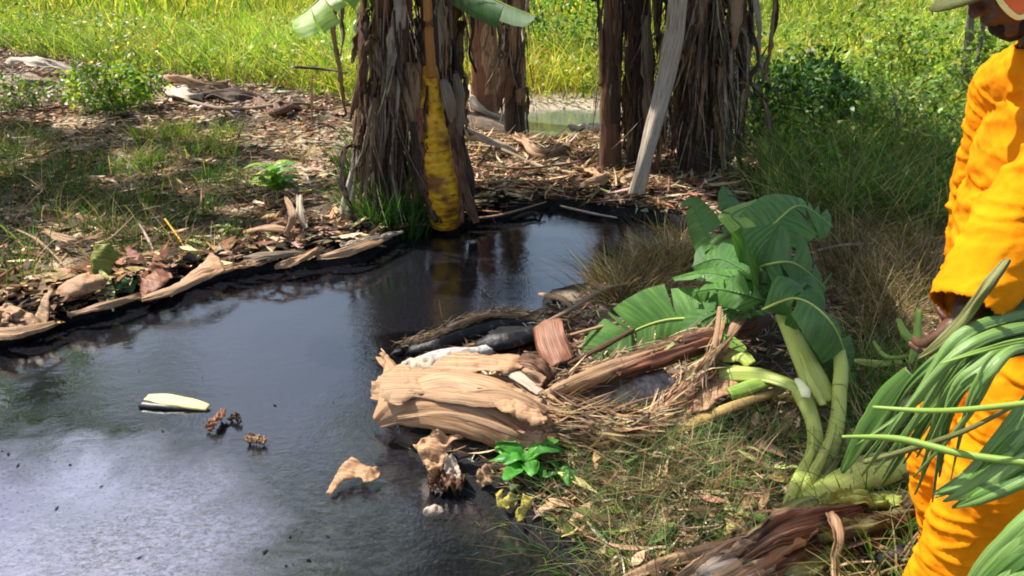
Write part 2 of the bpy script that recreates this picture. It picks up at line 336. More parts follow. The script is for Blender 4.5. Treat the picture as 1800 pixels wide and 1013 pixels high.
def oil_material():
    m = bpy.data.materials.new('oil_covered_water'); m.use_nodes = True; t = m.node_tree; N = t.nodes; Lk = t.links
    bs = N['Principled BSDF']; tc = N.new('ShaderNodeTexCoord')
    def noise(scale, det, ro=.6, st=(1, 1, 1), dist=0):
        mp = N.new('ShaderNodeMapping'); mp.inputs['Scale'].default_value = st; Lk.new(tc.outputs['Object'], mp.inputs[0])
        n = N.new('ShaderNodeTexNoise'); n.inputs['Scale'].default_value = scale; n.inputs['Detail'].default_value = det; n.inputs['Roughness'].default_value = ro
        n.inputs['Distortion'].default_value = dist; Lk.new(mp.outputs[0], n.inputs['Vector']); return n.outputs['Fac']
    def mr(src, a, b, c, d):
        x = N.new('ShaderNodeMapRange'); x.inputs[1].default_value = a; x.inputs[2].default_value = b; x.inputs[3].default_value = c; x.inputs[4].default_value = d
        Lk.new(src, x.inputs[0]); return x.outputs[0]
    def math_(op, a, b):
        x = N.new('ShaderNodeMath'); x.operation = op
        for k, v in enumerate((a, b)):
            if isinstance(v, (int, float)): x.inputs[k].default_value = v
            else: Lk.new(v, x.inputs[k])
        return x.outputs[0]
    film = noise(1.1, 6, .6, dist=.8)                    # broad patches of wrinkled skin on the oil
    dust = noise(60, 5, .75, st=(1, .75, 1))
    cr = N.new('ShaderNodeValToRGB'); e = cr.color_ramp.elements
    e[0].position = .48; e[0].color = (.006, .006, .008, 1); e[1].position = .8; e[1].color = (.022, .022, .027, 1)
    Lk.new(dust, cr.inputs[0])
    # pale dusty skin on the oil, its lavender painting in the sky reflection at left, with a wandering edge and dark pinholes
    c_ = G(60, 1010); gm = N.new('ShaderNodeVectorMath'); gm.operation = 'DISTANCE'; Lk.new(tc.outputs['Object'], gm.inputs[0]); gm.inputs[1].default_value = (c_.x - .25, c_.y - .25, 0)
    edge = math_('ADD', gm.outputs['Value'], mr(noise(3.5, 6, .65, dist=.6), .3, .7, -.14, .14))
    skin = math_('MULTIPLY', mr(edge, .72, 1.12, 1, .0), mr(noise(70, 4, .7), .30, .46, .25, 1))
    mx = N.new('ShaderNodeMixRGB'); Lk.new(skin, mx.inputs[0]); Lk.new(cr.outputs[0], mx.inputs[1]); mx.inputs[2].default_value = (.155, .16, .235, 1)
    # wrinkled scummy patch right of it
    c2 = G(430, 930); g2_ = N.new('ShaderNodeVectorMath'); g2_.operation = 'DISTANCE'; Lk.new(tc.outputs['Object'], g2_.inputs[0]); g2_.inputs[1].default_value = (c2.x, c2.y, 0)
    scum = mr(math_('ADD', g2_.outputs['Value'], mr(noise(3, 5, .65, dist=1.2), .3, .7, -.3, .3)), .30, .75, 1, 0)
    sp2 = math_('MULTIPLY', scum, mr(noise(55, 5, .8, st=(.7, 1.2, 1), dist=.8), .42, .62, 0, 1))
    mx2 = N.new('ShaderNodeMixRGB'); Lk.new(sp2, mx2.inputs[0]); Lk.new(mx.outputs[0], mx2.inputs[1]); mx2.inputs[2].default_value = (.035, .035, .04, 1); Lk.new(mx2.outputs[0], bs.inputs['Base Color'])
    Lk.new(mr(film, .4, .65, .035, .11), bs.inputs['Roughness'])
    bs.inputs['IOR'].default_value = 2.05; bs.inputs['Specular IOR Level'].default_value = .5
    fine = noise(80, 3, .6, st=(1, .8, 1)); med = noise(16, 3, .5, st=(.8, 1.3, 1), dist=.5); big = noise(2.5, 2, .5)
    h = math_('ADD', math_('MULTIPLY', fine, mr(film, .42, .62, .15, .9)), math_('ADD', math_('MULTIPLY', med, mr(film, .4, .65, .6, 1.8)), math_('MULTIPLY', big, 4.0)))
    h = math_('ADD', h, math_('MULTIPLY', scum, math_('MULTIPLY', noise(14, 5, .7, st=(.6, 1.5, 1), dist=1.5), 2.2)))
    bp = N.new('ShaderNodeBump'); bp.inputs['Strength'].default_value = .35; bp.inputs['Distance'].default_value = .003
    Lk.new(h, bp.inputs['Height']); Lk.new(bp.outputs[0], bs.inputs['Normal'])
    return m
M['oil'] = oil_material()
def pool_material():
    m = bpy.data.materials.new('murky_pool_water'); m.use_nodes = True; t = m.node_tree; N = t.nodes
    bs = N['Principled BSDF']; bs.inputs['Base Color'].default_value = (.10, .13, .10, 1); bs.inputs['Roughness'].default_value = .08; bs.inputs['IOR'].default_value = 2.0
    n = N.new('ShaderNodeTexNoise'); n.inputs['Scale'].default_value = 12; tc = N.new('ShaderNodeTexCoord'); t.links.new(tc.outputs['Object'], n.inputs['Vector'])
    bp = N.new('ShaderNodeBump'); bp.inputs['Strength'].default_value = .3; bp.inputs['Distance'].default_value = .01
    t.links.new(n.outputs['Fac'], bp.inputs['Height']); t.links.new(bp.outputs[0], bs.inputs['Normal']); return m

# ------------------------------------------------------------------ ground and water
def axis(lo, hi, step, far, ratio=1.16):
    a = list(np.arange(lo, hi, step)); s = step; x = a[-1]
    while x < far: s *= ratio; x += s; a.append(x)
    s = step; x = a[0]; b = []
    while x > -far: s *= ratio; x -= s; b.append(x)
    return np.array(b[::-1] + a)
gx = axis(-5.2, 4.6, .03, 500); gy = axis(.9, 9.5, .03, 500)
X, Y = np.meshgrid(gx, gy); Z = height(X, Y)
Z = np.where(np.hypot(X, Y) > 70, np.minimum(Z, 2.2), Z)
nx, ny = len(gx), len(gy)
V = np.c_[X.ravel(), Y.ravel(), Z.ravel()]
i = np.arange(nx - 1)[None] + np.arange(ny - 1)[:, None] * nx
F = np.stack([i, i + 1, i + nx + 1, i + nx], -1).reshape(-1, 4)
dw = sdist(X, Y, DITCH) + .10 * fbm(X * 6, Y * 6, 31, 3)
n_a = fbm(X * 1.3, Y * 1.3, 44, 4) + .5; n_b = fbm(X * 11, Y * 11, 50, 4) + .5
soil = np.array([.075, .047, .032]); sand = np.array([.40, .33, .23]); humus = np.array([.05, .04, .024]); oilc = np.array([.008, .008, .009])
sandy = sstep(.55, .72, n_a + .25 * (n_b - .5))
for (px, py, r, k) in [(590, 250, .9, 1), (560, 300, .55, 1), (1000, 186, 1.3, 1.2), (900, 180, 1.0, 1), (1180, 950, .28, 1), (1050, 960, .2, 1), (1500, 290, .6, .8), (60, 100, 2.0, .9), (1560, 720, .3, .5), (700, 220, .8, .6)]:
    g_ = G(px, py, .08); sandy = np.maximum(sandy, k * np.exp(-((X - g_.x) ** 2 + (Y - g_.y) ** 2) / r ** 2) * (.55 + .8 * n_b))
sandy = np.clip(sandy, 0, 1)[..., None]
C = soil * (.5 + 1.0 * n_b[..., None]); C = C * (1 - sandy) + sand * sandy * (.7 + .6 * n_b[..., None])
g2 = sstep(12, 15, Y)[..., None]; C = C * (1 - g2) + humus * g2
wet = (1 - sstep(.05, .24, dw))[..., None]; C = C * (1 - wet) + oilc * wet
ground = mk('ground', V, F, material('soil', coord='Object', stretch=(45, 45, 45), attr=True, rough=.9, bump=.8, detail=8, bumpscale=1.2), col=C.reshape(-1, 3), kind='structure')
def flat(name, poly, z, mat, label=None, step=None):
    x0, x1 = min(p[0] for p in poly), max(p[0] for p in poly); y0, y1 = min(p[1] for p in poly), max(p[1] for p in poly)
    return mk(name, [(x0, y0, z), (x1, y0, z), (x1, y1, z), (x0, y1, z)], [(0, 1, 2, 3)], mat, smooth=False, kind='structure')
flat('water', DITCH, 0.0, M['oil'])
pz = [(p[0], p[1]) for p in POOL]
flat('pool_water', [(min(a for a, b in pz) - .3, min(b for a, b in pz) - .2), (max(a for a, b in pz) + .4, max(b for a, b in pz) + .3)], -.012, pool_material())

# ------------------------------------------------------------------ banana leaves and plants
def leaf_blade(name, spine, width, mat, parent, up=(0, 0, 1), tears=(7, 7), fold=.35, droop=.5, seed=0, n=40, rib=.012, ribmat=None, tip=.25, gap=.5, label=None, thick=0, ribext=0, **kw):
    rr = random.Random(seed * 13 + 5)
    S = resample(spine, n); V = []; UV = []; F = []
    fr = []; L = 0
    for k in range(n + 1):
        t = (S[min(k + 1, n)] - S[max(k - 1, 0)]).normalized(); u = Vector(up); u = u - t * u.dot(t)
        if u.length < .05: u = Vector((0, -1, .2)); u = u - t * u.dot(t)
        u.normalize(); fr.append((t, u, t.cross(u)))
    Ls = [0]
    for k in range(n): Ls.append(Ls[-1] + (S[k + 1] - S[k]).length)
    def prof(f): return width * .5 * min(1, (max(f, 0) / .12 + .12) ** .6) * (1 - max(0, (f - (1 - tip)) / tip) ** 2) ** .5 if f < 1 else .002
    for sd, nt_ in ((-1, tears[0]), (1, tears[1])):
        cuts = sorted(rr.sample(range(3, n - 2), min(nt_, n - 6))) if nt_ else []
        cuts = [0] + cuts + [n]
        for a, b in zip(cuts[:-1], cuts[1:]):
            if b <= a: continue
            off = rr.uniform(-.4, .4) if nt_ else 0; dr = droop * rr.uniform(.6, 1.4); st = len(V); q = 6
            for k in range(a, b + 1):
                f = k / n; e = (k - a) / max(b - a, 1) * 2 - 1
                w_ = max(prof(f), .004); t, u, s = fr[k]
                for j in range(q + 1):
                    r = j / q
                    ang = fold + off * r + dr * r
                    shift = (-e * gap * .02 * r * (1 if nt_ else 0)) + .28 * w_ * r
                    wr = .006 * mnoise.noise(Vector((f * 14, r * 3 * sd, seed))) * (r + .3) * (width / .3)
                    p = S[k] + s * sd * (math.cos(ang * .8) * w_ * r) - u * (math.sin(ang * .8) * w_ * r) + t * shift + u * wr
                    V.append(tuple(p)); UV.append((Ls[k] * 6 - r * .25, r + sd))
            for k in range(b - a):
                for j in range(q):
                    i0 = st + k * (q + 1) + j
                    F.append((i0, i0 + 1, i0 + q + 2, i0 + q + 1) if sd > 0 else (i0, i0 + q + 1, i0 + q + 2, i0 + 1))
    o = mk(name, V, np.array(F), mat, parent, UV, label=label, thick=thick, **kw)
    if rib:
        sp = [Vector(p) for p in spine]
        rv, rf, ru = tube(sp, [rib, rib * .8, rib * .2], n=22, sides=8, rough=.05, seed=seed)
        mk('midrib', rv, rf, ribmat or M['greenstem'], o if parent is not None or True else None, ru)
    return o
DRY = ['grey', 'grey', 'dark', 'tan', 'pale', 'brown', 'brown', 'tan', 'dark']
def banana_plant(base, top, radius, label, seed, stem='brown', ndry=16, nfib=160, nsheath=7, crown=7, crown_h=None, spread=1.0, drylen=(.4, 1.1), zr=(.5, 1.9), drymats=None, shag=1.0, crown_az=None, leafL=2.1, skip=None):
    rr = random.Random(seed); base = Vector(base); top = Vector(top)
    root = empty('banana_plant', base, label, 'banana plant', 'banana plants standing round the ditch')
    ax = (top - base); H = ax.length; axn = ax.normalized()
    path = [base - axn * .1, base + ax * .25, base + ax * .5 + Vector((rr.uniform(-.03, .03), 0, 0)), base + ax * .75, top]
    v, f, uv = tube(path, [radius * 1.15, radius, radius * .92, radius * .85, radius * .6], n=40, sides=18, rough=.16, seed=seed)
    mk('pseudostem', v, f, M[stem], root, uv)
    sx = Vector((1, 0, 0)); sx = (sx - axn * sx.dot(axn)).normalized(); sy = axn.cross(sx)
    def at_(h, a, r): return base + axn * h + (sx * math.cos(a) + sy * math.sin(a)) * r
    for k in range(nsheath):                                   # old leaf sheaths wrapped round the stem
        a0 = rr.uniform(0, 6.28); h0 = rr.uniform(0, .9); h1 = min(h0 + rr.uniform(.5, 1.1), H * .95)
        sp = [at_(h0 + (h1 - h0) * q, a0 + q * rr.uniform(-.3, .3), radius * 1.03 + .012 + .05 * shag * max(0, q - .6) * rr.uniform(.2, 1.3)) for q in (0, .33, .66, 1)]
        out = (sp[1] - (base + axn * (sp[1] - base).dot(axn))).normalized()
        v, f, uv = ribbon(sp, [radius * 1.2, radius * 1.5, radius * 1.3, radius * .5], up=out, n=16, m=8, cup=1.0, wrinkle=.012, tatter=.25, seed=seed + k)
        mk('sheath', v, f, M[rr.choice(drymats or DRY)], root, uv, thick=.005)
    for k in range(ndry):                                      # dead leaves hanging down the stem
        a = rr.uniform(0, 6.28) if rr.random() < .3 else -math.pi / 2 + rr.uniform(-1.5, 1.5)
        h = rr.uniform(*zr); Ln = drylen[0] + (drylen[1] - drylen[0]) * rr.random() ** 1.5; Ln = min(Ln, h + .02); rd = radius + .02
        o1 = rr.uniform(.02, .12) * shag; tw_ = rr.uniform(-.28, .28)
        fl_ = k % 5 == 0
        if fl_: o1 *= 2.3; tw_ *= 2.5
        sp = [at_(h, a, rd * .8), at_(h + .04, a, rd + o1 * .7), at_(h - Ln * .35, a + tw_ * .3, rd + o1 * 1.0), at_(h - Ln * .7, a + tw_ * .7, rd + o1 * rr.uniform(.8, 1.2)), at_(h - Ln, a + tw_, rd + o1 * rr.uniform(.7, 1.6))]
        wd = rr.uniform(.02, .05) if fl_ else rr.choice([rr.uniform(.02, .05), rr.uniform(.05, .14)])
        v, f, uv = ribbon(sp, [wd * .4, wd * rr.uniform(.6, 1), wd * 1.1, wd * rr.uniform(.5, 1.1), wd * .1], up=at_(h, a, 1) - at_(h, a, 0), n=22, m=6, cup=rr.uniform(.3, 1.3), wrinkle=.02, tatter=.5, crease=rr.random() < .6, twist=[0, rr.uniform(-.5, .5), rr.uniform(-1.0, 1.0)], seed=seed * 3 + k, freq=9)
        mk('dry_leaf', v, f, M[rr.choice(drymats or DRY)], root, uv, thick=.002)
    n = nfib; a = rng.uniform(0, 6.28, n); h = rng.uniform(zr[0] * .6, zr[1] + .2, n)
    Ln = np.minimum(rng.uniform(.15, .75, n), h); rad = radius + rng.uniform(.0, .13, n) * shag
    sxn, syn, an, bn = (np.array(q) for q in (sx, sy, axn, base))
    out = np.cos(a)[:, None] * sxn + np.sin(a)[:, None] * syn
    Pn = bn + an * h[:, None] + out * rad[:, None]
    D = unit(-np.array([[0, 0, 1.0]]) + out * rng.uniform(-.05, .35, n)[:, None] * shag + rng.normal(0, .12, (n, 3)))
    B = rng.normal(0, .12, (n, 3)) - out * .1
    v, f, c = strips(Pn, D, unit(np.cross(D, out) + rng.normal(0, .4, (n, 3))), Ln, rng.uniform(.004, .022, n), B, pick([(.2, .15, .11), (.10, .065, .045), (.34, .27, .2), (.05, .035, .028), (.28, .17, .1)], n), seg=4)
    mk('dry_fibre', v, f, M['litter'], root, col=c, kind='stuff')
    ch = crown_h or H
    for k in range(crown):
        a = (crown_az[k] if crown_az else k * 2.4 + rr.uniform(-.4, .4)); L_ = leafL * rr.uniform(.8, 1.15); el = rr.uniform(.75, 1.3)
        o = Vector((math.cos(a), math.sin(a), 0)); b0 = top - axn * .1
        sp = [b0, b0 + o * .25 * L_ * math.cos(el) * 1.2 + Vector((0, 0, .42 * L_ * math.sin(el))), b0 + o * .62 * L_ + Vector((0, 0, .62 * L_ * math.sin(el))), b0 + o * .98 * L_ + Vector((0, 0, .42 * L_ * math.sin(el))), b0 + o * 1.2 * L_ + Vector((0, 0, .02 * L_))]
        leaf_blade('leaf', sp, rr.uniform(.42, .58) * spread, M['blade'], root, tears=(9, 9), fold=.25, droop=.5, seed=seed * 7 + k, n=30, rib=.02)
    return root, at_

def up_from(base, px, py, Y, H):                              # a stem from a base point leaning through a point at distance Y, to height H
    b = Vector(base); q = P(px, py, Y); d = (q - b); return b + d * (H / d.z)
b1 = GT(672, 385); b2 = GT(782, 388); b2b = GT(770, 330); b3 = GT(852, 196); b4 = GT(905, 232); b5 = GT(1073, 300); b6 = GT(1120, 292); b7 = GT(1225, 300)
banana_plant(b1, up_from(b1, 690, 0, b1.y, 3.3), .105, 'thick banana plant wrapped in hanging dead leaves, just left of the yellow stem', 1, 'dark', 42, 520, 9, crown=8, zr=(.45, 2.0), shag=1.1)
yl, at_y = banana_plant(b2 + Vector((0, .05, 0)), up_from(b2, 742, 0, b2.y, 3.1), .062, 'leaning banana plant with a bare yellow orange stem at the ditch edge', 2, 'dark', 0, 25, 0, crown=3, shag=.6, leafL=1.5)
banana_plant(b2b, up_from(b2b, 785, 0, b2b.y, 3.3), .10, 'banana plant with mottled grey dead leaves standing behind the yellow stem', 3, 'dark', 20, 220, 6, crown=7, zr=(.6, 2.0), shag=.8)
banana_plant(b3, up_from(b3, 850, 0, b3.y, 3.5), .17, 'farthest banana plant, with a smooth red orange stem, in the gap between the big clumps', 4, 'red', 3, 40, 4, crown=4, zr=(1.2, 2.2), drymats=['red', 'red', 'peach', 'brown'], shag=.5)
banana_plant(b4, up_from(b4, 905, 0, b4.y, 3.2), .12, 'shaggy banana plant beside the pale pool, right of the red orange stem', 5, 'dark', 18, 200, 5, crown=3, zr=(.5, 2.0), shag=1.1)
banana_plant(b5, up_from(b5, 1075, 0, b5.y, 3.2), .085, 'slim straight dark brown banana stem, leftmost of the right hand clump', 6, 'brown', 5, 60, 4, crown=3, zr=(.9, 2.0), drymats=['dark', 'brown', 'dark'], shag=.5)
banana_plant(b6, up_from(b6, 1122, 0, b6.y, 3.0), .09, 'banana plant with grey leaves hanging between the slim dark stem and the pale leaning sheath', 7, 'dark', 14, 120, 4, crown=3, zr=(.6, 2.0))
banana_plant(b7, up_from(b7, 1240, 0, b7.y, 3.4), .165, 'biggest banana plant, right hand clump, with a thick skirt of ragged dead leaves', 8, 'dark', 60, 1100, 9, crown=7, zr=(.7, 2.1), shag=1.9, drylen=(.4, 1.2))
b8, b9, b10 = Vector((-5.7, 6.6, .1)), Vector((-6.6, 8.9, .1)), Vector((-7.4, 4.6, .1))
for k, b_ in enumerate((b8, b9, b10)):
    banana_plant(b_, b_ + Vector((.1, .1, 3.1)), .13, ['banana plant beside the left bank, just out of view', 'banana plant farther back on the left, just out of view', 'nearest banana plant on the left, just out of view'][k], 20 + k, 'dark', 12, 60, 4, crown=8, zr=(.5, 2.0))
# smooth yellow stem, its dark husks (the left ones double as its shaded side) and its orange spur
yp = [P(755, 115, b2.y - .06), P(760, 200, b2.y - .08), P(770, 290, b2.y - .08), P(780, 345, b2.y - .07), P(784, 394, b2.y - .02)]
yr = [(.045 + .085 * min(1, q * 1.5) ** .8 - .035 * max(0, q - .8) * 5 * .8) * (1 + .05 * rnd.uniform(-1, 1)) for q in [i_ / 60 for i_ in range(61)]]
v, f, uv = tube(yp, yr, n=120, sides=24, rough=.14, seed=4)
mk('yellow_stem', v, f, M['yellow'], yl, uv, label='bare yellow orange lower stem ringed with fine dark lines')
for k, (a, b_) in enumerate([((733, 225), (740, 385)), ((806, 240), (830, 390)), ((758, 120), (752, 0)), ((800, 130), (805, 240))]):
    sp = [P(*a, b2.y - .06), P((a[0] + b_[0]) / 2 + (6 if k % 2 else -6), (a[1] + b_[1]) / 2, b2.y - .09), P(*b_, b2.y - .05)]
    v, f, uv = ribbon(sp, [.05, .10, .07], up=(0, -1, 0), n=20, m=6, cup=1.1, wrinkle=.02, tatter=.35, seed=60 + k)
    mk('sheath', v, f, M[['brown', 'dark', 'red', 'grey'][k]], yl, uv, thick=.004)
for k, (pts, wd, mt) in enumerate([([(728, 215), (733, 270), (748, 340), (768, 392)], [.05, .09, .09, .05], 'dark'), ([(742, 250), (742, 300), (762, 360), (776, 392)], [.03, .05, .05, .03], 'brown'), ([(800, 225), (812, 290), (822, 350), (836, 392)], [.04, .07, .08, .06], 'brown'), ([(796, 260), (808, 320), (812, 392)], [.03, .04, .04], 'red'), ([(738, 190), (742, 250), (745, 310), (762, 385)], [.04, .07, .07, .04], 'red'), ([(752, 150), (748, 200), (752, 262)], [.02, .04, .01], 'brown')]):
    v, f, uv = ribbon([P(a, b_, b2.y - .16) for a, b_ in pts], wd, up=(0, -1, 0), n=24, m=6, cup=.9, wrinkle=.02, tatter=.4, seed=70 + k, crease=True); mk('sheath', v, f, M[mt], yl, uv, thick=.003)
sp = [P(750, -30, b2.y - .2), P(754, 60, b2.y - .2), P(758, 135, b2.y - .14)]
v, f, uv = tube(sp, [.026, .03, .04], n=16, sides=10, rough=.2, seed=9); mk('petiole', v, f, M['orange_stem'], yl, uv, label='orange brown streak of stem above the yellow part')

# large separate dead leaves leaning on the clumps
def dead(name, pts, widths, mat, label, cat='dead leaf', up=(0, -1, .3), thick=.004, group=None, **kw):
    v, f, uv = ribbon(pts, widths, up=up, **kw)
    return mk(name, v, f, M[mat], None, uv, thick=thick, label=label, cat=cat, group=group)
dead('leaning_sheath', [P(1196, -40, 6.05), P(1187, 60, 6.05), P(1163, 170, 6.0), P(1135, 280, 5.8), G(1112, 366, .02)], [.16, .18, .15, .14, .15], 'pale', 'long pale leaf sheath leaning from the right hand banana clump down into the oil', 'leaf sheath', thick=.012, n=30, m=8, cup=.9, wrinkle=.012, tatter=.12, seed=3)
dead('hanging_dead_leaf', [P(700, 70, 5.2), P(680, 45, 5.1), P(668, 90, 5.05), P(680, 140, 5.05), P(700, 190, 5.1)], [.05, .13, .15, .12, .04], 'grey', 'folded grey dead leaf hooked over high on the left banana clump', n=26, cup=1.0, wrinkle=.03, tatter=.2, seed=5)
dead('hanging_dead_leaf', [P(727, 110, 5.15), P(724, 160, 5.1), P(730, 205, 5.1), P(733, 255, 5.15)], [.10, .14, .12, .04], 'tan', 'broad tan dead leaf hanging beside the yellow stem', n=22, cup=.5, wrinkle=.02, tatter=.2, seed=6)
dead('hanging_dead_leaf', [P(628, 215, 5.25), P(622, 290, 5.15), P(612, 350, 5.05), P(598, 408, 4.95)], [.03, .05, .09, .13], 'pale', 'long pale dead leaf hanging to the ground at the left foot of the clump', n=26, cup=.7, wrinkle=.02, tatter=.25, seed=7)
dead('hanging_dead_leaf', [P(778, 140, 5.1), P(790, 180, 5.05), P(796, 215, 5.1)], [.06, .11, .04], 'grey', 'small grey curled leaf right of the top of the yellow stem', n=16, cup=.9, wrinkle=.02, seed=8)
dead('fallen_leaf_sheath', [GT(790, 205, .45), GT(850, 240, .22), GT(910, 268, .05)], [.12, .16, .10], 'pale', 'pale dead sheath slanting down from the clump towards the middle bank', n=20, cup=.9, wrinkle=.03, seed=9, up=(0, -.5, 1))
dead('fallen_leaf_sheath', [GT(826, 150, .3), GT(838, 185, .12), GT(880, 205, .05)], [.1, .16, .08], 'pale', 'white dead sheath at the foot of the red orange stem', n=16, cup=.8, wrinkle=.03, seed=19, up=(0, -.5, 1))
# green leaf tips hanging into view at the top of the picture
for k, (pts, wd, lb, mt) in enumerate([
    ([P(640, -120, 5.0), P(600, -60, 4.9), P(560, 0, 4.8), P(510, 40, 4.75)], .42, 'green banana leaf tip hanging in at the top, left of the left clump', 'blade_hi'),
    ([P(760, -90, 5.8), P(820, -30, 5.7), P(880, 5, 5.6), P(945, 30, 5.5)], .36, 'green banana leaf hanging in at the top over the red orange stem', 'blade')]):
    leaf_blade('hanging_green_leaf', pts, wd, M[mt], None, seed=90 + k, tears=(3, 3))
    o = [x for x in COL.objects if x.name.startswith('hanging_green_leaf')][-1]; o['label'] = lb; o['category'] = 'banana leaf'

# ------------------------------------------------------------------ fallen sheaths and logs on the near bank
def sheath(pts, widths, mat, label, up=(0, 0, 1), thick=.006, cat='leaf sheath', name='dry_sheath', g=None, **kw):
    pts = [GS(*p) for p in pts]
    v, f, uv = ribbon(pts, widths, up=up, **kw)
    return mk(name, v, f, M[mat], None, uv, thick=thick, label=label, cat=cat, group=g)
def log(pts, radii, mat, label, name='dead_log', cat='log', rough=.3, squash=.8, seed=0, n=26, sides=12):
    pts = [GS(*p) for p in pts]
    v, f, uv = tube(pts, radii, n=n, sides=sides, rough=rough, seed=seed, squash=squash)
    return mk(name, v, f, M[mat], None, uv, label=label, cat=cat)
def frayed(o, pts, r, n, cols=((.40, .27, .15), (.28, .18, .1), (.15, .1, .06), (.5, .37, .22)), L=(.04, .16)):
    S = resample([GS(*p) for p in pts], 40); k = rng.integers(0, 40, n); A = np.array([tuple(S[i_]) for i_ in k]); T = unit(np.array([tuple(S[i_ + 1] - S[i_]) for i_ in k]))
    d = unit(rng.normal(size=(n, 3)) + [0, -.3, .6]); d = unit(d - T * (d * T).sum(1, keepdims=True)); l = rng.uniform(*L, n)
    v, f, c = strips(A + d * (r * rng.uniform(.85, 1.12, n))[:, None], unit(T * rng.choice([-1, 1], n)[:, None] + d * rng.uniform(0, .35, n)[:, None] + rng.normal(0, .15, (n, 3))), np.cross(T, d), l, rng.uniform(.003, .016, n), rng.normal(0, .18, (n, 3)), pick(cols, n, .2), seg=3)
    mk('frayed_fibre', v, f, M['litter'], o, col=c, kind='stuff')
sheath([(662, 742, .10), (700, 712, .17), (770, 698, .22), (850, 715, .21), (910, 745, .16), (962, 785, .11)], [.06, .17, .26, .27, .24, .12], 'peach', 'big tan sheath arching over the oil at the tip of the near bank', up=(-.1, -.75, .8), thick=.008, n=40, m=12, cup=.75, wrinkle=.012, tatter=.07, seed=1, freq=4)
sheath([(664, 668, .14), (720, 672, .17), (800, 682, .19), (880, 690, .19), (965, 720, .17)], [.16, .22, .22, .2, .12], 'tan', 'flat reddish tan sheath above the arching one, ending at the oil', up=(-.05, -.45, 1), thick=.008, n=36, m=12, cup=.5, wrinkle=.02, tatter=.1, seed=2, freq=5)
sheath([(790, 700, .225), (860, 690, .25), (920, 705, .235), (960, 728, .2)], [.03, .06, .07, .03], 'tan', 'thin split sheath lying along the crest of the arching sheath', up=(0, -.5, 1), n=30, m=8, cup=.5, wrinkle=.012, tatter=.2, seed=5, freq=5)
sheath([(668, 622, .16), (682, 648, .18), (672, 690, .17), (664, 738, .1)], [.05, .07, .08, .05], 'peach', 'upright curled sheath edge facing the oil at the tip of the pile', up=(-1, -.3, .5), n=24, m=6, cup=.9, wrinkle=.025, tatter=.3, seed=6)
sheath([(700, 762, .02), (760, 770, .05), (830, 782, .06), (900, 795, .05)], [.08, .12, .12, .06], 'dark', 'dark sheath strip filling the shaded gap under the arching one', up=(0, -.5, 1), n=20, cup=.6, wrinkle=.02, seed=77)  # dark strip added to deepen the shade below the overhang
for k, (pts, wd, mt, lb) in enumerate([
    ([(672, 690, .20), (740, 690, .225), (820, 700, .245), (900, 712, .235), (955, 745, .19)], [.02, .05, .06, .04, .015], 'tan', 'long brown split strip along the top edge of the arching sheath'),
    ([(690, 668, .2), (760, 672, .22), (850, 690, .235), (940, 715, .21)], [.015, .03, .04, .02], 'brown', 'thin dark strip lying between the flat sheath and the crest'),
    ([(700, 735, .17), (790, 728, .24), (880, 752, .21), (950, 785, .13)], [.01, .025, .03, .01], 'tan', 'narrow raised rib across the face of the arching sheath'),
    ([(850, 640, .235), (900, 655, .24), (950, 690, .22)], [.02, .05, .03], 'pale', 'small pale shred leaning on the curled brown end')]):
    sheath(pts, wd, mt, lb, up=(0, -.6, .9), n=36, m=6, cup=.6, wrinkle=.008, tatter=.35, seed=600 + k, freq=7, name='dry_shred', cat='dry shred', thick=.003)
o_ = log([(706, 608, .1), (760, 590, .13), (810, 568, .15), (870, 552, .15), (932, 556, .12)], [.018, .024, .028, .034, .018], 'tan', 'knobbly tan strip of stem along the back edge of the near pile', rough=.45, squash=.6, seed=3)
frayed(o_, [(706, 608, .1), (760, 590, .13), (810, 568, .15), (870, 552, .15), (932, 556, .12)], .026, 300, L=(.02, .09))
log([(720, 618, .07), (790, 600, .09), (870, 575, .1), (940, 572, .08)], [.03, .05, .055, .03], 'char', 'oil blackened stem lying under the knobbly tan strip', name='blackened_stem', cat='blackened stem', rough=.4, seed=5)
log([(840, 612, .09), (890, 598, .12), (945, 585, .1)], [.04, .065, .04], 'char', 'short blackened lump of stem behind the pale sheaths', name='blackened_stem', cat='blackened stem', rough=.6, seed=6)
sheath([(960, 565, .2), (968, 600, .16), (985, 640, .1)], [.14, .15, .13], 'red', 'upright reddish brown flap of sheath in the middle of the pile', up=(-.2, -1, .4), thick=.008, n=16, m=8, cup=.5, wrinkle=.014, tatter=.03, seed=8)
sheath([(896, 650, .16), (905, 640, .24), (935, 645, .25), (958, 668, .2), (965, 690, .14)], [.10, .13, .15, .13, .08], 'brown', 'curled dark brown sheath end between the pale sheaths and the flap', up=(.1, -.8, .7), n=26, m=12, cup=1.1, wrinkle=.016, tatter=.2, seed=7, crease=True)
sheath([(905, 668, .2), (930, 660, .23), (955, 672, .22)], [.05, .08, .05], 'tan', 'small light curl inside the dark brown sheath end', up=(0, -.9, .5), n=18, m=8, cup=1.2, wrinkle=.012, tatter=.2, seed=17)
ls_ = log([(958, 704, .14), (1010, 680, .16), (1090, 648, .18), (1180, 618, .2), (1260, 588, .22), (1345, 560, .22)], [.035, .058, .06, .058, .055, .04], 'brown', 'long brown rotten stem slanting from the pile to the felled leaves', rough=.28, seed=8, n=60, sides=20)
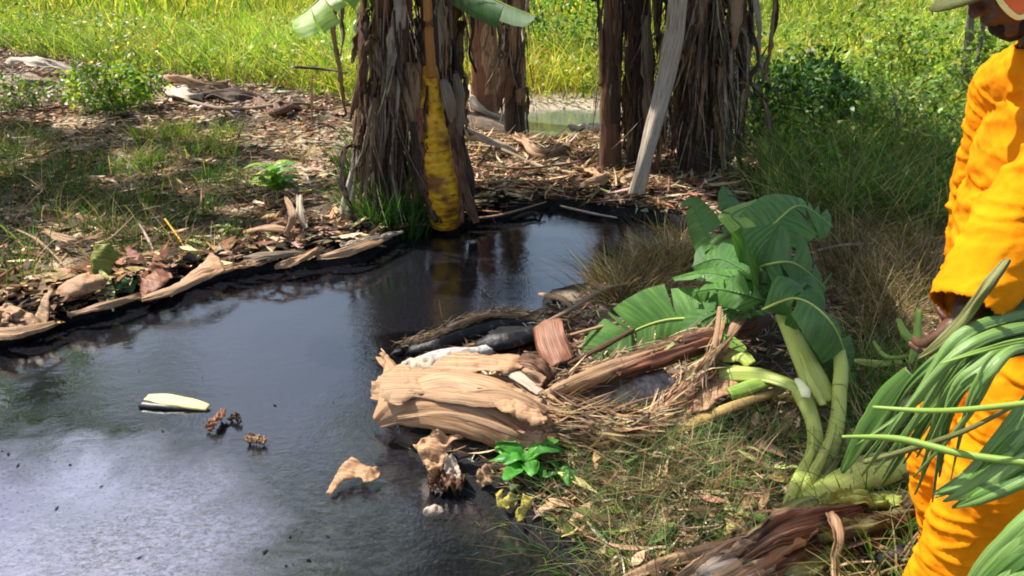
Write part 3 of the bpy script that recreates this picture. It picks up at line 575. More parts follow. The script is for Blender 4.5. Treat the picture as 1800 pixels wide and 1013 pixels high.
for k, (pts, wd, mt) in enumerate([([(970, 690, .20), (1050, 655, .235), (1150, 618, .25)], [.05, .075, .03], 'tan'), ([(1080, 655, .22), (1160, 628, .24), (1250, 596, .26)], [.02, .06, .03], 'red'), ([(965, 715, .15), (1040, 690, .17), (1110, 665, .19)], [.04, .05, .02], 'dark'), ([(1200, 600, .27), (1270, 582, .27), (1330, 565, .26)], [.04, .07, .04], 'brown')]):
    v, f, uv = ribbon([GS(*p) for p in pts], wd, up=(0, -.7, .8), n=24, m=8, cup=.9, wrinkle=.012, tatter=.3, seed=500 + k); mk('peeling_bark', v, f, M[mt], ls_, uv, thick=.003)
frayed(ls_, [(958, 704, .14), (1090, 648, .18), (1260, 588, .22)], .058, 220)
o_ = log([(1110, 772, .08), (1165, 725, .12), (1215, 675, .17), (1262, 615, .24), (1312, 548, .32)], [.05, .045, .034, .03, .018], 'tan', 'forked reddish tan stem pointing up towards the green leaves', rough=.22, seed=9, n=34)
frayed(o_, [(1110, 772, .08), (1165, 725, .12), (1215, 675, .17), (1262, 615, .24)], .038, 260)
log([(1252, 625, .24), (1262, 585, .3), (1266, 540, .36)], [.018, .013, .008], 'tan', 'thin twig rising beside the forked tan stem', name='twig', cat='twig', seed=10, sides=8)
log([(1140, 778, .08), (1210, 748, .09), (1290, 715, .11), (1372, 686, .13)], [.018, .028, .026, .018], 'straw', 'thin orange yellow petiole below the whitish sheath', cat='petiole', name='dry_petiole', rough=.15, seed=11)
o_ = log([(975, 745, .09), (1030, 752, .1), (1090, 760, .09), (1150, 755, .07)], [.06, .075, .07, .04], 'brown', 'fat frayed stem end with a dark middle, right of the arching sheath', rough=.5, seed=12, n=30)
frayed(o_, [(972, 745, .09), (1030, 752, .1), (1090, 760, .09), (1150, 755, .07)], .078, 800)
log([(1000, 718, .07), (1080, 700, .08), (1175, 676, .1)], [.05, .075, .06], 'ash', 'grey white ashen stem under the long brown stem', name='ashen_stem', cat='ashen stem', rough=.5, seed=13)
log([(730, 640, .1), (800, 625, .12), (870, 612, .1)], [.03, .045, .03], 'ash', 'grey white ashen lump behind the pale sheaths', name='ashen_stem', cat='ashen stem', rough=.6, seed=14)
for k, (pts, r, mt, lb) in enumerate([
    ([(950, 518, .1), (985, 525, .16), (1010, 545, .12)], .02, 'tan', 'short bent twig at the water edge behind the pile'),
    ([(950, 572, .16), (1010, 540, .18), (1060, 510, .16), (1105, 500, .14)], .014, 'grey', 'long grey twig reaching right over blackened debris'),
    ([(1042, 500, .12), (1070, 508, .14), (1110, 498, .12)], .028, 'tan', 'knobbly pale stick by the dry sedge'),
    ([(1000, 590, .14), (1060, 574, .15), (1120, 560, .14)], .010, 'peach', 'thin straight pale stick under the green leaf tip'),
    ([(1000, 640, .14), (1060, 610, .16), (1130, 570, .16)], .014, 'brown', 'brown twig at the left edge of the fallen green leaf'),
    ([(778, 560, .03), (775, 540, .1), (773, 528, .16)], .006, 'tan', 'short stub sticking out of the oil behind the pile'),
    ([(800, 566, .03), (812, 556, .08), (822, 548, .12)], .006, 'grey', 'second stub sticking out of the oil, leaning right')]):
    log(pts, [r * .7, r, r * .5], mt, lb, name='twig', cat='twig', rough=.35, seed=30 + k, n=14, sides=8)
CL = ['under the long grey twig, leftmost', 'beside the grey twig near the water edge', 'behind the top of the reddish flap', 'between the flap and the thin pale stick', 'below the knobbly pale stick', 'at the left end of the knobbly tan strip', 'against the left side of the reddish flap', 'at the left end of the thin pale stick', 'at the water edge under the bent twig']
for k in range(9):                                              # blackened lumps round the back of the pile
    px, py = [(1000, 540), (1040, 530), (975, 560), (1020, 560), (1075, 545), (700, 620), (905, 580), (1060, 590), (985, 530)][k]
    a = G(px, py, .07); dv = Vector((rnd.uniform(-.1, .1), rnd.uniform(-.06, .06), rnd.uniform(-.02, .03)))
    v, f, uv = tube([a - dv, a, a + dv], [.02, .045, .02], n=10, sides=9, rough=.6, seed=40 + k, squash=.6)
    mk('oily_clod', v, f, M['char'], None, uv, label='oil blackened clod ' + CL[k], cat='clod', group='blackened clods behind the pile')

def torn(out, z0, z1, mat, label, curl=.03, wr=.012, seed=0, name='torn_leaf', cat='dead leaf', hole=0, thick=.0015, rag=.006, parent=None):
    """thin torn sheet of the given outline, z0 at its lower rim and z1 at its upper rim, curled and creased"""
    import bmesh
    y0, y1 = max(p[1] for p in out), min(p[1] for p in out); x0, x1 = min(p[0] for p in out), max(p[0] for p in out)
    fine = []
    for k, p in enumerate(out):
        q = out[(k + 1) % len(out)]
        m = max(1, int(math.hypot(q[0] - p[0], q[1] - p[1]) / 6))
        for i_ in range(m): fine.append((p[0] + (q[0] - p[0]) * i_ / m, p[1] + (q[1] - p[1]) * i_ / m))
    bm = bmesh.new(); vs = [bm.verts.new((a, -b_, 0)) for a, b_ in fine]; bm.faces.new(vs)
    bmesh.ops.triangulate(bm, faces=bm.faces[:])
    bmesh.ops.subdivide_edges(bm, edges=[e for e in bm.edges if e.calc_length() > 9], cuts=2, use_grid_fill=True)
    bmesh.ops.triangulate(bm, faces=bm.faces[:]); bmesh.ops.subdivide_edges(bm, edges=[e for e in bm.edges if e.calc_length() > 7], cuts=1, use_grid_fill=True)
    V = []; UV = []
    for v in bm.verts:
        a, b_ = v.co.x, -v.co.y; t = (y0 - b_) / max(y0 - y1, 1); u_ = (a - x0) / max(x1 - x0, 1)
        p = GS(a, b_, z0 + (z1 - z0) * t)
        q = Vector((u_ * 3, t * 3, seed * 2.7))
        d = curl * (math.sin(u_ * 3.14) * .6 + math.sin(t * 3.14) * .4) + wr * (2 * abs(mnoise.noise(q)) + 1.2 * abs(mnoise.noise(q * 2.3)) - .6)
        n_ = mnoise.noise(Vector((a * .15, b_ * .15, seed))) if v.is_boundary else 0
        V.append(tuple(p + Vector((rag * n_, -.5 * d, .8 * d + rag * n_)))); UV.append((u_ * .8 + seed, t * 2 + u_ * .4))
    F = [tuple(l.vert.index for l in f.loops) for f in (bm.verts.index_update(), bm.faces[:])[1]]
    bm.free()
    return mk(name, V, F, M[mat], parent, UV, thick=thick, label=label, cat=cat if parent is None else None)
# crumpled leaves at the water edge and floating on the oil
def crumple(pts, widths, mat, label, name='crumpled_leaf', seed=0, wr=.04, cup=.8, up=(0, -.3, 1), tat=.25, n=30, m=14, thick=.002, twist=0):
    v, f, uv = ribbon([GS(*p) for p in pts], widths, up=up, n=n, m=m, cup=cup, wrinkle=wr * .55, tatter=tat, seed=seed, freq=5, twist=twist, crease=True)
    return mk(name, v, f, M[mat], None, uv, thick=thick, label=label, cat='dead leaf')
crumple([(752, 850, .03), (780, 842, .05), (815, 850, .04)], [.05, .08, .06], 'brown', 'brown crumpled leaf scraps at the foot of the hanging leaves', seed=3, wr=.05)
torn([(576, 868), (590, 838), (604, 820), (620, 806), (640, 818), (652, 824), (668, 826), (668, 838), (655, 850), (642, 852), (632, 842), (612, 848), (596, 856), (584, 874)], .004, .05, 'peach', 'tan leaf curled up and floating alone on the dark oil', curl=.02, wr=.02, seed=1, name='floating_leaf')
torn([(726, 784), (745, 772), (768, 760), (790, 770), (818, 772), (800, 786), (786, 792), (782, 815), (772, 838), (762, 850), (752, 832), (742, 812), (734, 796)], .03, .15, 'peach', 'pale torn leaf hanging over the oil under the arching sheath', curl=.02, wr=.03, seed=2)
torn([(786, 800), (800, 806), (806, 822), (816, 862), (804, 856), (794, 842), (786, 850), (776, 846), (782, 824)], .01, .10, 'pale', 'narrow torn leaf right of the pale one, touching the oil', curl=.015, wr=.025, seed=3)
torn([(842, 828), (862, 820), (872, 838), (866, 856), (848, 862), (836, 848)], .03, .10, 'tan', 'small brown torn leaf left of the broad leaved weed', curl=.03, wr=.03, seed=4)
torn([(872, 868), (884, 862), (884, 880), (896, 870), (912, 874), (906, 892), (892, 900), (874, 892)], .03, .09, 'yellowing', 'yellowing torn leaf at the bank edge below the weed', curl=.02, wr=.02, seed=5)
torn([(918, 872), (936, 876), (934, 894), (918, 920), (908, 918), (906, 902), (916, 896)], .03, .09, 'yellowing', 'second yellowing torn leaf, lower down the bank edge', curl=.03, wr=.02, seed=6)
torn([(742, 904), (750, 894), (764, 890), (776, 892), (781, 902), (768, 909), (752, 910)], .008, .035, 'pale', 'small pale leaf chip floating below the hanging leaves', curl=.02, wr=.008, seed=7, name='floating_leaf')
# thin papery sheets lapping over the pile
for k, (o_, z0, z1, mt, lb) in enumerate([
    ([(668, 700), (672, 660), (700, 644), (760, 652), (830, 668), (900, 682), (948, 700), (962, 722), (925, 716), (860, 700), (800, 694), (740, 700), (700, 716)], .19, .23, 'tan', 'thin brown papery sheet lying over the flat sheath'),
    ([(752, 655), (770, 634), (810, 622), (850, 630), (900, 626), (932, 632), (918, 652), (890, 664), (840, 660), (800, 672)], .21, .25, 'peach', 'wavy pale papery sheet at the top of the near pile'),
    ([(700, 650), (720, 632), (765, 640), (760, 660), (725, 668)], .19, .23, 'pale', 'small white papery piece at the left of the wavy sheet'),
    ([(858, 712), (905, 706), (950, 730), (968, 748), (940, 752), (900, 738)], .22, .25, 'peach', 'torn papery tongue at the right end of the arching sheath'),
    ([(905, 775), (930, 760), (962, 768), (958, 792), (940, 812), (930, 798), (916, 800)], .08, .16, 'peach', 'torn tan end drooping towards the broad leaved weed'),
    ([(1172, 745), (1190, 712), (1222, 690), (1240, 662), (1262, 650), (1268, 672), (1300, 660), (1306, 690), (1262, 706), (1240, 728), (1212, 730), (1190, 752)], .09, .15, 'peach', 'whitish pink torn sheath piece by the forked stem')]):
    torn(o_, z0, z1, mt, lb, curl=.035, wr=.016, seed=20 + k, name='papery_sheet', rag=.012)
torn([(0, 540), (22, 538), (48, 552), (70, 565), (80, 582), (52, 590), (18, 586), (0, 578)], .05, .13, 'peach', 'flat torn peach leaf at the left edge of the picture', curl=.05, wr=.02, seed=30)
torn([(60, 575), (72, 545), (92, 500), (98, 498), (90, 530), (88, 562), (78, 585)], .05, .22, 'tan', 'thin curled horn of leaf standing beside the broad oval leaf', curl=.02, wr=.015, seed=31)
torn([(88, 545), (98, 525), (120, 506), (150, 490), (178, 486), (192, 496), (188, 512), (165, 525), (130, 538)], .06, .17, 'peach', 'broad pale peach oval leaf on the left bank', curl=.06, wr=.012, seed=32)
torn([(165, 490), (162, 455), (172, 436), (196, 434), (218, 452), (205, 470), (196, 492)], .08, .24, 'olive_y', 'upright yellow green torn leaf behind the oval leaf', curl=.05, wr=.015, seed=33)
torn([(205, 520), (200, 500), (222, 490), (244, 498), (236, 516)], .06, .12, 'blade', 'small green torn leaf right of the oval leaf', curl=.03, wr=.015, seed=34)
torn([(245, 530), (250, 495), (270, 472), (300, 466), (305, 490), (290, 512), (262, 532)], .05, .13, 'red', 'rusty orange torn leaf on the left bank edge', curl=.05, wr=.03, seed=35)
torn([(300, 522), (330, 495), (362, 470), (372, 450), (388, 458), (398, 480), (370, 492), (335, 512)], .06, .16, 'peach', 'pale torn leaf with a raised tip, middle of the left bank edge', curl=.05, wr=.02, seed=36)
crumple([(365, 756, .01), (377, 738, .045), (392, 722, .03)], [.03, .05, .03], 'red', 'small reddish brown leaf at the end of the floating board', seed=9, wr=.02)
crumple([(436, 776, .01), (452, 770, .03), (466, 778, .015)], [.02, .045, .02], 'tan', 'small tan scrap floating right of the board', seed=10, wr=.03)
crumple([(405, 738, .006), (415, 730, .03), (422, 745, .008)], [.015, .03, .015], 'dark', 'tiny dark scrap between the board and the tan scrap', seed=11, wr=.02)
a, b_ = G(256, 700, .02), G(366, 716, .012)
v, f, uv = ribbon([a, a.lerp(b_, .35) + Vector((0, 0, .012)), a.lerp(b_, .7) + Vector((0, 0, .008)), b_], [.055, .07, .06, .035], up=(0, -.25, 1), n=16, m=6, cup=.35, wrinkle=.003, tatter=.06, seed=2)
bd = mk('floating_board', v, f, M['plank'], None, uv, thick=.004, label='yellow split piece of stem floating on the oil with its shaded side put in as black', cat='floating wood')
v, f, uv = tube([a + Vector((-.005, -.026, -.014)), a.lerp(b_, .4) + Vector((0, -.022, -.010)), b_ + Vector((0, -.006, -.012))], [.028, .024, .008], n=14, sides=10, rough=.08, squash=.6, seed=5)
mk('shade_side', v, f, M['black'], bd, uv, label='black underside standing in for the shaded side')  # black tube paints in the shade on the board's near side
n = 45                                                            # specks on the oil
q = [G(rnd.uniform(-200, 620), rnd.uniform(640, 1080), .003) for _ in range(n)]
q = np.array([tuple(p) for p in q]); d = rdir(n)
v, f, c = strips(q, d, np.cross(d, [[0, 0, 1.0]]), rng.uniform(.006, .03, n), rng.uniform(.004, .012, n), np.tile([[0, 0, .05]], (n, 1)), pick([(.01, .01, .01), (.02, .015, .012)], n), seg=2, lens=True)
mk('floating_specks', v, f, M['litter'], col=c, kind='stuff', label='tiny dark specks scattered on the oil', cat='debris')

# ------------------------------------------------------------------ dead sheaths along the left bank edge
LB = [
      ([(-40, 590, .04), (30, 592, .07), (100, 575, .05)], [.07, .11, .05], 'tan', 'flat tan sheath lying under the curled one at the left edge'),
      ([(120, 560, .03), (180, 545, .06), (250, 528, .04)], [.05, .09, .05], 'tan', 'tan sheath lying along the edge under the oval one'),
      ([(250, 535, .03), (310, 515, .06), (365, 488, .10), (410, 478, .07)], [.05, .10, .13, .05], 'peach', 'long peach sheath sliding into the oil in mid left bank'),
      ([(400, 480, .04), (450, 470, .07), (490, 462, .05)], [.04, .07, .03], 'peach', 'short peach strip along the water line'),
      ([(430, 462, .08), (480, 455, .11), (540, 452, .08)], [.06, .1, .05], 'grey', 'grey curled leaf behind the peach strips'),
      ([(485, 478, .03), (520, 466, .07), (560, 445, .09)], [.04, .1, .06], 'peach', 'slanting peach strip nearer the clump'),
      ([(560, 462, .04), (600, 452, .08), (650, 436, .09), (690, 420, .06)], [.05, .1, .11, .05], 'tan', 'tan crumpled sheath at the foot of the left clump'),
      ([(600, 440, .08), (650, 428, .10), (710, 415, .07)], [.05, .07, .03], 'pale', 'pale strip lying against the left clump base'),
      ([(500, 420, .06), (515, 385, .17), (505, 355, .24)], [.05, .09, .03], 'tan', 'tan leaf standing on end left of the clump'),
      ([(540, 410, .05), (530, 380, .14), (528, 352, .2)], [.03, .08, .05], 'pale', 'pale leaf standing on end left of the clump'),
      ([(430, 415, .06), (480, 408, .1), (540, 418, .06)], [.05, .1, .05], 'peach', 'peach leaf lying flat behind the bank edge'),
      ([(80, 415, .08), (130, 430, .1), (190, 420, .07)], [.05, .09, .05], 'tan', 'tan leaf lying in the grass of the left bank'),
      ([(620, 408, .06), (700, 398, .05), (760, 404, .03)], [.03, .05, .02], 'brown', 'brown strip along the water line below the clump'),
      ]
for k, (pts, wd, mt, lb) in enumerate(LB):
    pts = [(a - 2, b - 8, c + .05) for a, b, c in pts]
    sheath(pts, [x * .72 for x in wd], mt, lb, up=(.1, -.75, 1), n=30, m=12, cup=[.35, .9, .6][k % 3], wrinkle=.012, crease=(k % 4 == 3), tatter=.22, seed=100 + k, thick=.002)
for k, (pts, r, mt, lb) in enumerate([
    ([(300, 168, .12), (400, 192, .1), (520, 182, .16), (560, 190, .05)], .035, 'grey', 'long grey branch lying at the edge of the tall grass'),
    ([(180, 262, .08), (260, 250, .08), (330, 235, .08), (385, 222, .06)], .022, 'dark', 'curved dark branch across the litter on the left'),
    ([(20, 400, .08), (70, 425, .12), (125, 480, .06)], .009, 'tan', 'straight pale stick leaning in the left grass'),
    ([(160, 440, .06), (200, 415, .14), (235, 380, .24)], .008, 'tan', 'thin stick pointing up right in the left grass'),
    ([(245, 395, .12), (260, 420, .08), (272, 445, .04)], .009, 'pale', 'short white stick in the grass'),
    ([(290, 385, .14), (315, 420, .09), (330, 445, .05)], .007, 'yellow', 'thin yellowish stalk leaning right in the grass'),
    ([(549, 222, .0), (548, 170, .42), (549, 132, .72)], .012, 'tan', 'upright thin post stick left of the clump'),
    ([(518, 118, .80), (570, 122, .78), (610, 128, .75)], .022, 'dark', 'dark dead frond lying across the upright stick'),
    ([(820, 385, .05), (880, 378, .06), (960, 355, .08)], .012, 'tan', 'pale stick along the far water line'),
    ([(985, 362, .04), (1040, 375, .04), (1085, 383, .03)], .012, 'pale', 'white stick lying in the far end of the oil'),
    ([(900, 385, .02), (935, 374, .03), (950, 380, .02)], .016, 'dark', 'dark stick floating at the far end of the oil'),
    ([(800, 330, .1), (900, 318, .12), (1010, 322, .1)], .012, 'tan', 'long pale stick on the middle litter bank'),
    ([(850, 290, .1), (930, 296, .14), (1050, 280, .1)], .014, 'brown', 'brown stick on the middle litter bank'),
    ([(820, 255, .1), (880, 262, .14), (960, 300, .1)], .018, 'grey', 'grey branch slanting over the middle litter bank'),
    ([(1440, 440, .12), (1480, 432, .13), (1535, 428, .12)], .014, 'pale', 'pale forked stick right of the felled leaves'),
    ([(1450, 470, .1), (1500, 455, .12), (1530, 470, .1)], .012, 'brown', 'brown stick under the pale forked stick'),
    ([(1300, 300, .12), (1380, 318, .13), (1450, 305, .1)], .02, 'tan', 'tan branch right of the biggest clump'),
    ([(1330, 280, .12), (1360, 320, .14), (1420, 330, .1)], .014, 'grey', 'thin grey branch right of the biggest clump')]):
    log(pts, [r * .8, r, r * .5], mt, lb, name='stick', cat='stick', rough=.3, seed=60 + k, n=18, sides=8)
for k, (pts, wd, mt, lb) in enumerate([
    ([(285, 150, .1), (320, 160, .22), (360, 180, .06)], [.12, .3, .1], 'pale', 'whitish dead frond fanned out right of the bush'),
    ([(290, 135, .25), (340, 140, .25), (400, 150, .1)], [.08, .2, .1], 'tan', 'tan dead frond behind the whitish one'),
    ([(340, 175, .08), (400, 165, .2), (470, 178, .08)], [.1, .24, .1], 'dark', 'dark dead frond at the grass edge'),
    ([(10, 110, .1), (60, 105, .3), (130, 125, .1)], [.2, .35, .1], 'pale', 'pale heap leaf at the top left litter'),
    ([(-40, 140, .1), (30, 135, .2), (100, 150, .1)], [.2, .35, .1], 'grey', 'grey leaf on the litter at the left edge'),
    ([(450, 175, .1), (490, 190, .16), (540, 185, .06)], [.1, .25, .1], 'brown', 'brown dead frond end by the grass'),
    ([(1380, 330, .1), (1450, 322, .14), (1330, 350, .08)], [.1, .2, .1], 'pale', 'pale leaf lying behind the felled leaves'),
    ([(1000, 222, .1), (1050, 222, .14), (1080, 240, .06)], [.1, .2, .1], 'pale', 'pale dead leaf at the edge of the small pool'),
    ([(900, 240, .08), (940, 262, .16), (1000, 262, .08)], [.1, .16, .1], 'tan', 'tan dead leaf before the small pool'),
    ([(1020, 300, .08), (1060, 312, .12), (1010, 330, .06)], [.1, .14, .1], 'peach', 'peach dead leaf at the foot of the slim dark stem')]):
    sheath(pts, wd, mt, lb, up=(0, -.6, 1), n=22, m=10, cup=.8, wrinkle=.06, tatter=.5, seed=140 + k, thick=.004, name='dead_frond', cat='dead frond', freq=8)

# ------------------------------------------------------------------ felled young banana plant
fp = empty('felled_banana_plant', GT(1400, 900), 'felled green banana plant with pale stems and torn leaves lying on the near bank', 'banana plant')
def part_tube(name, pts, radii, mat, parent, label=None, rough=.06, squash=.8, seed=0, n=26, sides=14):
    pts = [p if isinstance(p, Vector) else G(*p) for p in pts]
    v, f, uv = tube(pts, radii, n=n, sides=sides, rough=rough, seed=seed, squash=squash)
    return mk(name, v, f, M[mat], parent, uv, label=label)
def part_ribbon(name, pts, widths, mat, parent, label=None, up=(0, -.5, 1), thick=.006, **kw):
    pts = [p if isinstance(p, Vector) else G(*p) for p in pts]
    v, f, uv = ribbon(pts, widths, up=up, **kw)
    return mk(name, v, f, M[mat], parent, uv, thick=thick, label=label)
part_tube('stalk', [(1378, 915, .10), (1408, 850, .16), (1432, 790, .2), (1428, 740, .24), (1408, 690, .28)], [.036, .030, .027, .026, .036], 'greenstem', fp, 'left pale green stalk', seed=1)
part_tube('stalk', [(1388, 905, .10), (1430, 845, .16), (1462, 780, .2), (1474, 725, .25), (1476, 680, .3)], [.04, .034, .029, .026, .026], 'greenstem', fp, 'right pale green stalk', seed=2)
for k, (pts, wd, mt) in enumerate([([(1380, 915, .13), (1405, 850, .20), (1430, 795, .235), (1430, 750, .27)], [.05, .055, .045, .01], 'greenstem'), ([(1392, 905, .13), (1426, 850, .20), (1456, 790, .235), (1470, 745, .27)], [.06, .06, .045, .01], 'greenstem'),
        ([(1372, 918, .12), (1392, 880, .17), (1412, 830, .2)], [.05, .04, .008], 'olive'), ([(1400, 900, .14), (1440, 860, .19), (1480, 800, .2)], [.05, .045, .01], 'olive'), ([(1448, 712, .29), (1428, 670, .335), (1405, 620, .375)], [.03, .045, .01], 'greenstem')]):
    part_ribbon('stalk_sheath', pts, wd, mt, fp, None, up=(0, -.9, .5), n=26, m=8, cup=1.25, wrinkle=.005, tatter=.2, seed=540 + k, thick=.002)
part_ribbon('cut_sheath', [(1262, 655, .24), (1300, 652, .26), (1350, 658, .27), (1400, 680, .27), (1428, 720, .24)], [.09, .09, .075, .06, .04], 'greenstem', fp, 'cut pale sheath bending left from the joint', n=22, m=8, cup=1.0, wrinkle=.006, tatter=.06, seed=3)
part_ribbon('cut_sheath', [(1282, 690, .22), (1320, 676, .24), (1360, 668, .25), (1395, 685, .26)], [.06, .07, .05, .035], 'blade_hi', fp, None, n=20, m=8, cup=1.1, wrinkle=.008, tatter=.08, seed=4)
part_ribbon('cut_sheath', [(1268, 632, .27), (1300, 622, .30), (1322, 640, .28)], [.03, .08, .05], 'greenstem', fp, None, n=14, m=6, cup=.8, wrinkle=.01, seed=5)
part_tube('cut_face', [(1402, 668, .325), (1414, 686, .335), (1416, 700, .32)], [.012, .020, .014], 'cut', fp, 'white cut flesh at the joint', squash=.6, seed=5, n=8)
part_tube('petiole', [(1452, 712, .24), (1432, 670, .29), (1408, 620, .34), (1388, 580, .38), (1374, 555, .40)], [.05, .052, .045, .036, .028], 'greenstem', fp, 'broad pale green petiole carrying the leaves', seed=6, squash=.6)
part_tube('petiole', [(1476, 682, .3), (1478, 640, .34), (1466, 590, .38), (1440, 550, .4)], [.027, .026, .024, .02], 'greenstem', fp, seed=7)
part_tube('stem_base', [(1700, 900, .18), (1600, 912, .16), (1520, 915, .15), (1430, 915, .15), (1370, 945, .14), (1300, 980, .12)], [.055, .06, .065, .08, .07, .05], 'olive', fp, 'bruised olive lower stem', rough=.15, seed=8, n=40)
part_tube('stem_base', [(1640, 870, .14), (1560, 880, .12), (1480, 875, .1), (1400, 905, .1)], [.045, .05, .05, .04], 'olive', fp, None, rough=.15, seed=9, n=30)
part_tube('side_stem', [(1420, 890, .16), (1490, 850, .2), (1560, 825, .22), (1640, 800, .22)], [.045, .055, .05, .035], 'greenstem', fp, 'fat green side stem running towards the worker', rough=.12, seed=18)
part_tube('side_stem', [(1440, 905, .14), (1520, 890, .17), (1620, 885, .18)], [.04, .05, .045], 'olive', fp, None, rough=.15, seed=19)
part_ribbon('torn_sheath', [(1480, 850, .2), (1530, 820, .25), (1580, 815, .25), (1640, 830, .2)], [.05, .12, .11, .05], 'olive', fp, None, n=26, cup=1.0, wrinkle=.02, tatter=.2, seed=11)
part_ribbon('torn_sheath', [(1470, 795, .17), (1510, 770, .22), (1560, 740, .24), (1610, 700, .24)], [.05, .1, .1, .05], 'olive', fp, None, n=26, cup=1.0, wrinkle=.02, tatter=.2, seed=12)
part_ribbon('torn_sheath', [(1500, 905, .15), (1560, 912, .17), (1640, 905, .17)], [.03, .05, .05], 'greenstem', fp, 'pale green edge strip', n=20, cup=.8, wrinkle=.01, seed=13)
part_ribbon('torn_sheath', [(1350, 935, .14), (1380, 955, .14), (1430, 925, .16), (1480, 890, .16)], [.05, .09, .08, .05], 'blade_hi', fp, None, n=24, cup=1.1, wrinkle=.02, tatter=.25, seed=14)
part_ribbon('torn_sheath', [(1325, 935, .1), (1340, 915, .15), (1370, 925, .12)], [.05, .07, .04], 'blade_hi', fp, None, n=14, cup=.9, wrinkle=.02, tatter=.3, seed=15)
for k, (pts, wd, mt) in enumerate([([(1250, 1000, .17), (1320, 965, .22), (1400, 920, .25), (1450, 895, .24)], [.04, .12, .12, .04], 'tan'), ([(1300, 985, .2), (1370, 935, .26), (1450, 905, .26), (1520, 890, .22)], [.03, .07, .09, .03], 'brown'),
        ([(1380, 960, .14), (1450, 935, .2), (1540, 915, .22), (1620, 900, .2)], [.03, .08, .07, .04], 'olive'), ([(1290, 1010, .13), (1360, 990, .17), (1440, 950, .19)], [.04, .09, .05], 'brown'), ([(1440, 880, .24), (1500, 872, .25), (1580, 885, .22)], [.03, .06, .04], 'greenstem')]):
    part_ribbon('torn_sheath', pts, wd, mt, fp, None, n=28, m=10, cup=.9, wrinkle=.018, tatter=.3, seed=520 + k, crease=k % 2 == 0, thick=.004)
# leaves: pieces of the torn crown
LV = [([(1310, 500, .42), (1275, 460, .44), (1240, 410, .46), (1210, 345, .5)], .21, (-.2, -.9, .5), (1, 1), .15, .25, 'blade_lt'),
      ([(1380, 520, .42), (1345, 455, .5), (1300, 400, .55), (1270, 325, .58)], .17, (.1, -.6, .9), (2, 2), .5, .4, 'blade'),
      ([(1330, 430, .5), (1300, 395, .56), (1290, 375, .57), (1358, 348, .58)], .13, (0, -.3, 1), (0, 0), .15, .3, 'blade_hi'),
      ([(1330, 430, .48), (1370, 385, .58), (1410, 362, .62), (1466, 400, .5)], .34, (0, -.6, .9), (1, 1), .1, .45, 'blade_lt'),
      ([(1400, 415, .44), (1425, 410, .46), (1455, 412, .46)], .05, (0, -.6, .9), (0, 0), .2, .4, 'blade_hi'),
      ([(1300, 485, .46), (1350, 465, .58), (1400, 465, .58), (1455, 510, .42)], .34, (.05, -.85, .6), (1, 1), .1, .5, 'blade'),
      ([(1340, 500, .48), (1300, 470, .52), (1260, 455, .5), (1215, 470, .4)], .22, (0, -.8, .7), (1, 1), .15, .5, 'blade'),
      ([(1345, 530, .46), (1300, 515, .5), (1255, 508, .48), (1215, 515, .40)], .13, (0, -.8, .7), (1, 1), .2, .4, 'blade_lt'),
      ([(1350, 500, .46), (1300, 490, .52), (1240, 480, .5), (1180, 490, .40)], .10, (0, -.8, .7), (1, 0), .2, .4, 'blade_lt'),
      ([(1340, 545, .44), (1400, 525, .52), (1455, 560, .5), (1485, 620, .36), (1500, 690, .18)], .23, (.35, -.8, .7), (2, 1), .2, .55, 'blade'),
      ([(1330, 530, .42), (1370, 500, .5), (1420, 500, .5), (1450, 540, .42)], .16, (.1, -.9, .6), (1, 1), .2, .5, 'blade'),
      ([(1395, 600, .36), (1440, 620, .34), (1470, 680, .24), (1490, 740, .14)], .14, (.4, -.8, .5), (1, 1), .3, .5, 'blade'),
      ([(1290, 560, .36), (1270, 585, .36), (1310, 615, .32)], .06, (0, -.9, .6), (0, 0), .2, .4, 'blade_hi'),
      ([(1320, 560, .40), (1300, 540, .42), (1240, 560, .36), (1200, 600, .24)], .20, (-.2, -.7, .8), (2, 2), .3, .5, 'blade')]
for k, (pts, wd, up, te, fo, dr, mt) in enumerate(LV):
    leaf_blade('leaf', [G(*p) for p in pts], wd * 1.08, M[mt], fp, up=(up[0] + rnd.uniform(-.3, .3), up[1], up[2] + rnd.uniform(-.25, .35)), tears=(te[0] * 2 + 1, te[1] * 2 + 1) if wd > .12 else te, fold=fo * .6, droop=dr * .6, seed=200 + k, n=36, rib=.006, ribmat=M['greenstem' if k in (3, 5, 9) else 'blade_lt'], tip=.6, gap=1.6)
leaf_blade('leaf', [G(1300, 575, .34), G(1210, 560, .30), G(1130, 575, .24), G(1030, 632, .12)], .36, M['blade_lt'], fp, up=(-.1, -.9, .75), tears=(3, 4), fold=-.1, droop=.25, seed=233, n=36, rib=.008, tip=.75, gap=.5)
# small green scraps and dry base leaves around the felled plant
nb = [([(1600, 640, .25), (1612, 600, .33), (1616, 545, .42)], [.015, .04, .025], 'blade_hi', 'small upright green shoot left of the hand'),
      ([(1630, 620, .25), (1595, 590, .3), (1580, 560, .33)], [.05, .04, .02], 'blade_hi', 'bent green shoot below the small upright one'),
      ([(1500, 634, .16), (1540, 640, .17), (1585, 636, .16)], [.02, .035, .015], 'greenstem', 'green stalk scrap lying on the ground by the felled leaves'),
      ([(1535, 600, .22), (1560, 628, .2), (1600, 625, .22)], [.012, .022, .01], 'blade_hi', 'thin curled green scrap by the stalk scrap')]
for pts, wd, mt, lb in nb:
    sheath(pts, wd, mt, lb, up=(-.2, -1, .4), name='green_scrap', cat='plant scrap', n=16, m=6, cup=.9, wrinkle=.004, tatter=.1, seed=len(lb), thick=.003)
sheath([(1085, 1025, .07), (1180, 985, .1), (1260, 965, .12), (1330, 960, .1)], [.02, .04, .05, .03], 'tan', 'long thin pale leaf edge along the bottom of the picture', n=26, cup=.7, wrinkle=.01, tatter=.2, seed=301, up=(0, -.6, 1))
